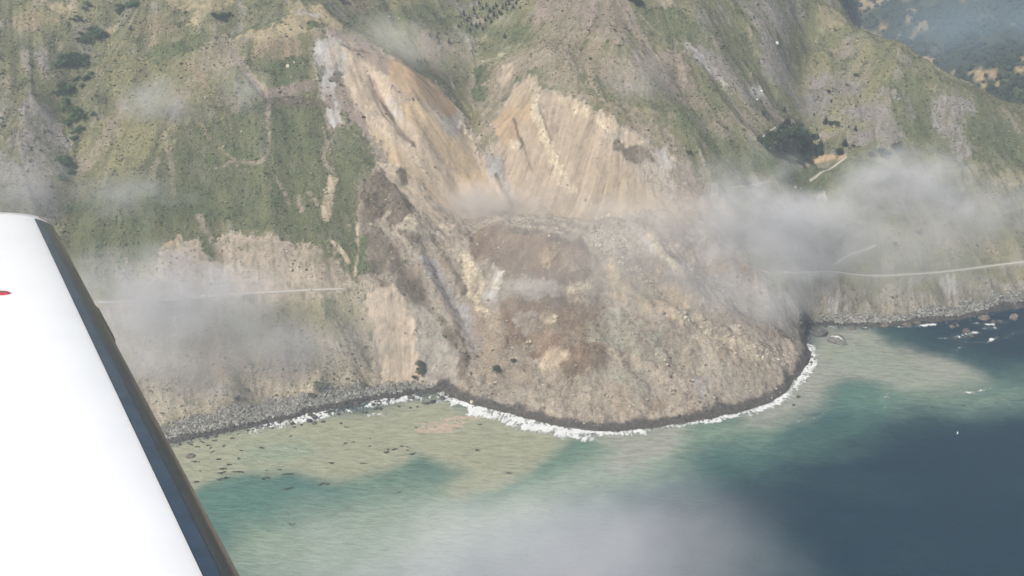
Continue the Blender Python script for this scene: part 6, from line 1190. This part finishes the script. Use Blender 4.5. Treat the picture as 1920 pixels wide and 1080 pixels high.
LL = {0: 'dark conifer standing alone right of the grove', 1: 'round dark tree on the orange bare ground right of the grove', 2: 'slim conifer beside the low flat-topped trees above the grove', 14: 'small tree standing below the grove',
      29: 'round bush above the right coast road, nearer the dirt track', 30: 'round bush highest above the right coast road', 31: 'bush in the mist below the terrace', 32: 'bush beside the pale outcrop under the grove', 33: 'small bush alone on the far right slope', 34: 'lone dark bush beside the right edge of the scar', 35: 'dark tree half hidden by the fog bank',
      36: 'upper tree of the leafy clump standing at the foot of the tan chute', 37: 'lower tree of the leafy clump at the foot of the tan chute', 38: 'small bush left of the clump at the foot of the chute', 39: 'round green bush carried down on the left of the lobe', 40: 'smaller green bush right of the round one on the lobe', 41: 'dark tree behind the big block on the left beach', 42: 'dark bush at the back of the left beach'}
for k, (x, y, h, kind) in enumerate(LONE):
    lab = LL.get(k); g = None
    if lab is None:
        if 3 <= k <= 8: lab, g = 'small tree dotted on the slope above and right of the grove', 'small trees by the grove'
        elif 9 <= k <= 13: lab, g = 'dark tree in the row right of the grove, in thin mist', 'tree row right of the grove'
        else: lab, g = 'small dark conifer or bush scattered on the high grey scree slope', 'small trees on the scree'
    tree('pine_tree' if kind == 'pine' else 'small_tree', 'pale' if k >= 36 else kind, x, y, h * 1.35, lab, g, wide=1.0 if kind == 'pine' else 1.15)
for k, (x, y) in enumerate(CONIFERS):
    up = k < 36
    tree('pine_tree', 'pine', x, y, random.uniform(7, 12), 'slender conifer in the loose stand high above the second scarp' if up else 'small conifer on the ridge behind the slide rim',
         'conifers high above the scarp' if up else 'conifers on the ridge behind the rim', wide=.85)
for k, (x, y, h) in enumerate(GULLY):
    if k < 50: lab, g = 'dense green bush growing in the left gully', 'bushes of the left gully'
    if 46 <= k < 50: lab, g = 'green bush below the golden grass at the top left', 'bushes at the top left'
    if k >= 50: lab, g = 'dark tree at the top edge above the right slope', 'trees at the top edge'
    if k == 53: lab, g = 'dark tree at the top edge above the slide head', None
    if k >= 54: lab, g = 'small dense bush filling in between the bushes of the left gully', 'small bushes of the left gully'
    if k >= 54: h *= 1.1; k = 0
    tree('gully_bush' if k < 50 else 'oak_tree', 'gully' if k < 50 else 'oak', x, y, h * random.uniform(.8, 1.5) if k < 50 else h * 1.2, lab, g, 'bush' if k < 50 else 'tree', 1.45 if k < 50 else 1.1)

# ------------------------------------------------------------------ things on the road
glass = plain('car_glass', (.02, .025, .03), .15, .5, .05); tyre = plain('tyre_rubber', (.02, .02, .02), .9, .2, .1); carw = plain('white_car_paint', (.82, .82, .80), .35, .5, .03)
def prism(profile, y0, y1, bevel=.05):
    bm = bmesh.new(); a = [bm.verts.new((x, y0, z)) for x, z in profile]; b = [bm.verts.new((x, y1, z)) for x, z in profile]; n = len(profile)
    for k in range(n): bm.faces.new((a[k], a[(k + 1) % n], b[(k + 1) % n], b[k]))
    bm.faces.new(a[::-1]); bm.faces.new(b); bmesh.ops.recalc_face_normals(bm, faces=bm.faces)
    bmesh.ops.bevel(bm, geom=bm.edges[:], offset=bevel, segments=2, affect='EDGES'); m = bpy.data.meshes.new('part'); bm.to_mesh(m); bm.free(); return m
def wheel_mesh():
    bm = bmesh.new(); bmesh.ops.create_cone(bm, cap_ends=True, segments=16, radius1=.36, radius2=.36, depth=.24, matrix=Matrix.Rotation(R(90), 4, 'X')); m = bpy.data.meshes.new('wheel'); bm.to_mesh(m); bm.free(); m.materials.append(tyre); return m
WH = wheel_mesh()
def vehicle(name, x, y, z, yaw, kind, label, cat):
    e = empty(name, (x, y, z), yaw); w = .95
    if kind == 'van': body = [(-2.9, .4), (2.7, .4), (2.9, .7), (2.8, 1.1), (2.1, 1.35), (1.5, 2.3), (-2.8, 2.4), (-2.9, 2.2)]; win = [(1.55, 1.5), (2.0, 1.42), (1.5, 2.15), (.8, 2.15), (.8, 1.5)]; ax = (-1.9, 1.85)
    else: body = [(-2.3, .35), (2.2, .35), (2.3, .6), (2.2, .9), (1.1, 1.0), (.5, 1.5), (-1.3, 1.55), (-2.0, 1.05), (-2.3, .95)]; win = [(.95, 1.05), (.5, 1.42), (-1.25, 1.46), (-1.75, 1.08)]; ax = (-1.4, 1.4)
    link('body', prism(body, -w, w), e, carw)
    for sgn in (-1, 1): link('window', prism(win, sgn * w - .02, sgn * w + .02, .008), e, glass)
    for a in ax:
        for sgn in (-1, 1):
            q = link('wheel', WH, e); q.location = (a, sgn * (w - .1), .36)
    return tag(e, label, cat)
def on_road(rd, f):
    k = f * (len(rd) - 1); i = min(int(k), len(rd) - 2); u = k - i; p = rd[i] * (1 - u) + rd[i + 1] * u; d = rd[i + 1] - rd[i]; return p, math.atan2(d[1], d[0])
def nearest(rd, x): return float(np.interp(x, rd[:, 0], np.arange(len(rd)) / (len(rd) - 1)))
f = nearest(road_l, ROAD_L[5][0])
p, a = on_road(road_l, f); vehicle('parked_van', p[0] - 2.4, p[1], p[2] + .1, a, 'van', 'white van parked on the left coast road, left of the car', 'van')
p, a = on_road(road_l, f + .012); vehicle('parked_car', p[0] + 2.8, p[1] - .5, p[2] + .1, a, 'car', 'white car parked in front of the van on the left coast road', 'car')
f = nearest(road_r, ROAD_R[1][0] * .42 + ROAD_R[2][0] * .58)
p, a = on_road(road_r, f); vehicle('parked_truck', p[0], p[1] + .8, p[2] + .1, a, 'van', 'white van parked on the right coast road inside the fog', 'van')

# ------------------------------------------------------------------ kelp, driftwood, gull
kelp_m = plain('kelp', (.022, .021, .012), .6, .3, .35, .8)
def kelp_mesh(ln, wd, seed):
    """a ragged mat of fronds floating just above the water"""
    r = np.random.default_rng(seed); V = []; Fc = []
    for k in range(int(10 + ln * 2.2)):
        u = r.uniform(-1, 1); wlim = wd * .5 * math.sqrt(max(.05, 1 - u * u)); cx = u * ln * .5; cy = r.uniform(-1, 1) * wlim + .25 * wd * math.sin(2.5 * u + seed)
        L_ = r.uniform(.8, 1.9) * min(1, ln / 5); w_ = r.uniform(.25, .55); a = r.normal(0, .45); ca, sa = math.cos(a), math.sin(a); i0 = len(V)
        for (px, py, pz) in ((-L_, 0, .03), (-L_ * .3, w_, .10), (L_ * .4, w_ * .8, .13), (L_, 0, .04), (L_ * .3, -w_, .10), (-L_ * .4, -w_ * .8, .08)):
            V.append((cx + px * ca - py * sa, cy + px * sa + py * ca, pz + r.uniform(0, .12)))
        Fc.append(tuple(range(i0, i0 + 6)))
    return mesh_from('kelp_mat', V, Fc)
for k, (x, y, ln, wd, ang) in enumerate(KELP):
    o = link('kelp_mat', kelp_mesh(ln, wd, k), None, kelp_m); o.location = (x, y, .02); o.rotation_euler = (0, 0, R(ang))
    if k == 0: lab, g = 'largest dark kelp mat in the group nearest the wing', None
    elif k == 2: lab, g = 'long dark kelp mat on the edge of the dark green water band', None
    elif x < -230: lab, g = 'small dark kelp mat floating in the green water near the left beach', 'kelp mats off the left beach'
    elif x < 30: lab, g = 'small dark kelp mat floating in the muddy water below the driftwood', 'kelp mats in the muddy bay'
    else: lab, g = 'thin kelp strand floating off the debris lobe', 'kelp strands off the lobe'
    tag(o, lab, 'kelp', g)
dx0, dy0 = DRIFT[0]
r = np.random.default_rng(5); V = []; Fc = []
DP = np.array(DRIFT)
cx_ = r.uniform(DP[:, 0].min(), DP[:, 0].max(), 12000); cy_ = r.uniform(DP[:, 1].min(), DP[:, 1].max(), 12000)
dens = poly_mask(cx_ + 3 * np.sin(cy_ * .5), cy_, DRIFT, 5) * np.clip(.45 + 1.3 * fbm(cx_, cy_, 9.0, 3, 99), .04, 1)
for x, y in np.stack([cx_, cy_], 1)[r.uniform(0, 1, 12000) < dens][:1500]:
    L_ = r.lognormal(.0, .5); w_ = r.uniform(.12, .4); a = r.normal(.25, .5); ca, sa = math.cos(a), math.sin(a); i0 = len(V)
    for sx_, sy_, sz_ in ((-1, -1, 0), (1, -1, 0), (1, 1, 0), (-1, 1, 0), (-1, 0, 1), (1, 0, 1)):
        px, py = sx_ * L_, sy_ * w_; V.append((x + px * ca - py * sa, y + px * sa + py * ca, -.02 + sz_ * w_ * .9 + r.uniform(0, .04)))
    Fc += [(i0, i0 + 1, i0 + 5, i0 + 4), (i0 + 2, i0 + 3, i0 + 4, i0 + 5), (i0 + 1, i0 + 2, i0 + 5), (i0 + 3, i0, i0 + 4)]
o = link('driftwood_raft', mesh_from('driftwood_raft', V, Fc), None, plain('bleached_wood', (.44, .345, .265), .9, .1, .3, .4)); tag(o, 'pinkish raft of floating driftwood in the muddy bay', None, None, 'stuff')

def gull():
    V = []; Fc = []
    prof = [(-.36, .01, .0), (-.26, .05, .0), (-.05, .085, .0), (.12, .075, .0), (.22, .05, .02), (.30, .045, .03), (.36, .02, .02), (.41, .004, .01)]
    for x, rr, z in prof:
        for k in range(8): a = k * math.pi / 4; V.append((x, rr * math.cos(a), z + rr * math.sin(a)))
    for q in range(len(prof) - 1):
        for k in range(8): Fc.append((q * 8 + k, q * 8 + (k + 1) % 8, q * 8 + 8 + (k + 1) % 8, q * 8 + 8 + k))
    for sgn in (-1, 1):
        i0 = len(V)
        st = [(.14, -.08, .05, .02), (.16, -.06, .30, .14), (.10, -.08, .50, .13), (-.02, -.14, .72, .05)]
        for xf, xb, yy, zz in st: V += [(xf, sgn * yy, zz), ((xf + xb) / 2, sgn * yy, zz + .015), (xb, sgn * yy, zz - .005), ((xf + xb) / 2, sgn * yy, zz - .012)]
        for q in range(3):
            for k in range(4): Fc.append((i0 + q * 4 + k, i0 + q * 4 + (k + 1) % 4, i0 + q * 4 + 4 + (k + 1) % 4, i0 + q * 4 + 4 + k))
    m = mesh_from('gull', V, Fc, True); return m
o = link('gull', gull(), None, plain('gull_feathers', (.80, .80, .79), .8, .2, .06)); o.location = GULL[0]; o.rotation_euler = (R(10), R(-6), R(-25)); o.scale = (1.5, 1.5, 1.5)
tag(o, 'white seabird over the dark blue water at the right', 'bird')

# ------------------------------------------------------------------ the aircraft wing
LE_TIP = np.array((-3.214, 6.289, CAM_H - 3.108)); LE_IN = np.array((-.787, 2.082, CAM_H - 2.154))
SP = LE_TIP - LE_IN; SPN = SP / np.linalg.norm(SP)
CH = np.array((-.985, .10, -.09)); CH -= 0; CH /= np.linalg.norm(CH)
UP = np.cross(CH, SPN); UP /= np.linalg.norm(UP); UP = UP if UP[2] > 0 else -UP
CHORD = 1.75; THK = .13
def foil(u):   # half thickness of the section at chord fraction u
    return THK * CHORD * 5 * (.2969 * math.sqrt(u) - .126 * u - .3516 * u * u + .2843 * u ** 3 - .1036 * u ** 4)
us_up = [0, .0015, .005, .011, .02, .032, .046, .062, .08]            # under the boot
us_rest = [.08, .11, .15, .2, .27, .35, .45, .56, .68, .8, .9, 1.0]
wing = empty('aircraft_wing', tuple(LE_IN)); tag(wing, 'white aircraft wing with black leading edge at the lower left', 'wing')
def section(s, us, side, grow=0.0, thin=1.0, shift=0.0):
    o_ = LE_IN + SP * s; out = []
    for u in us:
        out.append(o_ + CH * (u * CHORD * (1 - shift) + shift * .35 - grow * (1 if u < .004 else .2)) + UP * side * (foil(u) * thin + grow))
    return out
def skin(name, stations, us, mat, grow=0.0, both=True, smooth=True, closed=True):
    V = []; Fc = []; rows = []
    for st in stations:
        s, thin, shift = st
        row = section(s, us[::-1], 1, grow, thin, shift)
        if both: row += section(s, us[1:] if us[0] == 0 else us, -1, grow, thin, shift)
        rows.append(len(V)); V += [p - LE_IN for p in row]
    n = len(V) // len(stations)
    for a in range(len(stations) - 1):
        for b in range(n - 1): i0 = a * n + b; Fc.append((i0, i0 + 1, i0 + n + 1, i0 + n))
    return link(name, mesh_from(name, V, Fc, smooth), wing, mat)
t = NT('white_wing_paint'); n = t.noise(t.objco(), 3, 4); rg = t.n('ShaderNodeRGB'); rg.outputs[0].default_value = (.93, .93, .93, 1)
t.bsdf(t.scale(rg.outputs[0], t.ramp(n, .3, .7, .97, 1.0)), .3, .5, None, 0, .3); wingw = t.m
t = NT('boot_rubber'); ob = t.objco(); n = t.noise(ob, 9, 6, .65); n2 = t.noise(ob, 2.0, 3); sc = t.noise(ob, 26, 2, .5)
c = t.mix(t.ramp(n, .3, .7), (.040, .050, .068), (.062, .070, .086)); c = t.mix(t.math('MULTIPLY', t.ramp(sc, .76, .80), .5), c, (.35, .37, .40))
bb = t.bsdf(c, t.ramp(n2, .3, .7, .14, .24), .8, t.bump(n, .04, .01)); boot = t.m
SS = [-.55 + 1.5 * k / 24 for k in range(25)]; SS = [s for s in SS if s < .972] + [.972]
full = us_up + us_rest[1:]
skin('wing_skin', [(s, 1, 0) for s in SS], full, wingw)
skin('leading_edge_boot', [(s, 1, 0) for s in SS if s < .955] + [(.955, 1, 0)], us_up[:8] + [.072], boot, .004)
blue = plain('sky_sheen_blue', (.046, .070, .108), .22, .6, .2, 6.0)
skin('painted_sky_sheen', [(s, 1, 0) for s in SS if s < .955] + [(.9545, 1, 0)], [.040, .046, .054, .062, .071], blue, .0065, False)  # sky reflection on the boot's upper side, put in as a blue strip
tipst = [(.972, 1, 0), (.984, .97, .0), (.993, .88, .004), (1.000, .72, .014), (1.005, .45, .035), (1.008, .06, .07)]
skin('wing_tip', tipst, full, wingw, .0015)
# slot of the navigation light in the tip, stall strip, filler cap, seam
def slab(name, pts, n, thick, mat):
    V = [p + n * thick - LE_IN for p in pts] + [p - n * .002 - LE_IN for p in pts]; k = len(pts)
    Fc = [tuple(range(k))] + [(i, (i + 1) % k, k + (i + 1) % k, k + i) for i in range(k)]
    return link(name, mesh_from(name, V, Fc), wing, mat)
def on_top(s, u, lift=0.0): return LE_IN + SP * s + CH * (u * CHORD) + UP * (foil(max(u, 0)) + lift)
lamp = plain('light_slot_dark', (.16, .12, .11), .4, .5, .1); seam = plain('panel_seam', (.45, .42, .42), .8, .2, .05)
slab('navigation_light_slot', [on_top(.968, .006, .003), on_top(.973, .026, .003), on_top(.976, .048, .003), on_top(.982, .048, .001), on_top(.979, .026, .001), on_top(.974, .006, .001)], UP, .004, lamp)
V = []; Fc = []
SA, SB = .595, .44
for q in range(13):
    u = q / 12; s = SA + (SB - SA) * u; hgt = .016 * min(1, 6 * u, 6 * (1 - u)) + .004
    p = LE_IN + SP * s - UP * .012; V += [p - CH * hgt - LE_IN, p + UP * .018 + CH * .01 - LE_IN, p - UP * .018 + CH * .01 - LE_IN]
for q in range(12):
    for k in range(3): Fc.append((q * 3 + k, q * 3 + (k + 1) % 3, q * 3 + 3 + (k + 1) % 3, q * 3 + 3 + k))
link('stall_strip', mesh_from('stall_strip', V, Fc), wing, boot)
cap = plain('filler_cap_red', (.55, .06, .10), .45, .4, .2, 20)
pc = on_top(.55, .297, .002)
ex = CH * .062; ey = SPN * .034
c_o = slab('filler_cap', [pc + ex * math.cos(a) + ey * math.sin(a) for a in np.linspace(0, 2 * math.pi, 28, endpoint=False)], UP, .006, cap)
for q, (dx_, dy_) in enumerate(((-.028, 0), (.028, 0))):
    pq = pc + CH * dx_ + UP * .008
    sl = slab('cap_slot', [pq + CH * .016 + SPN * .010, pq - CH * .016 + SPN * .010, pq - CH * .016 - SPN * .010, pq + CH * .016 - SPN * .010], UP, .002, lamp); sl.parent = c_o
slab('panel_seam', [on_top(.9415, .10, .001), on_top(.9415, .30, .001), on_top(.9395, .30, .001), on_top(.9395, .10, .001)], UP, .001, seam)

# ------------------------------------------------------------------ fog banks, slide dust, haze
def fog(name, center, radii, dens, tint, nsc, cut, label, seed, aniso=-.18, amp=1.3):
    bm = bmesh.new(); bmesh.ops.create_icosphere(bm, subdivisions=3, radius=1); m = bpy.data.meshes.new(name); bm.to_mesh(m); bm.free()
    o = link(name, m); o.location = center; o.scale = radii
    t = NT(name + '_air'); oc = t.objco()
    ln = t.n('ShaderNodeVectorMath'); ln.operation = 'LENGTH'; t.l(oc, ln.inputs[0])
    fall = t.ramp(ln.outputs['Value'], 1.0, .0)
    ad = t.n('ShaderNodeVectorMath'); ad.operation = 'ADD'; t.l(t.pos(), ad.inputs[0]); ad.inputs[1].default_value = (seed * 311.0, seed * 97.0, seed * 53.0)
    mp = t.n('ShaderNodeMapping'); t.l(ad.outputs[0], mp.inputs[0]); mp.inputs['Scale'].default_value = (.75, 1, 1)
    nz = t.noise(mp.outputs[0], nsc * 1.4, 4, .6)
    f = t.math('SUBTRACT', t.math('ADD', fall, t.math('MULTIPLY', t.math('SUBTRACT', nz, .5), 1.5 * amp)), cut)
    f = t.math('MAXIMUM', f, 0.0); f = t.math('MULTIPLY', t.math('MULTIPLY', f, f), t.ramp(fall, 0.0, .35))
    d = t.math('MULTIPLY', f, dens)
    pv = t.n('ShaderNodeVolumePrincipled'); pv.inputs['Color'].default_value = (*tint, 1); t.l(d, pv.inputs['Density']); pv.inputs['Anisotropy'].default_value = aniso
    t.l(pv.outputs[0], t.out.inputs['Volume'])
    m.materials.append(t.m); t.m.volume_intersection_method = 'FAST' if hasattr(t.m, 'volume_intersection_method') else None
    tag(o, label, None, None, 'stuff'); return o
for q, (nm, cc, rr, dens, tint, nsc, cut, lab) in enumerate(FOGS): fog(nm, cc, rr, dens, tint, nsc, cut, lab, q + 1)

bm = bmesh.new(); bmesh.ops.create_cube(bm, size=1); m = bpy.data.meshes.new('haze'); bm.to_mesh(m); bm.free()
hz = link('haze', m); hz.scale = (9000, 8200, 895); hz.location = (0, 400, 447.5 - 120)
t = NT('sea_air'); pv = t.n('ShaderNodeVolumePrincipled'); pv.inputs['Color'].default_value = (.84, .92, 1.0, 1); pv.inputs['Density'].default_value = .00016; pv.inputs['Anisotropy'].default_value = .25
t.l(pv.outputs[0], t.out.inputs['Volume']); m.materials.append(t.m); tag(hz, 'pale sea haze over the whole coast', None, None, 'stuff')
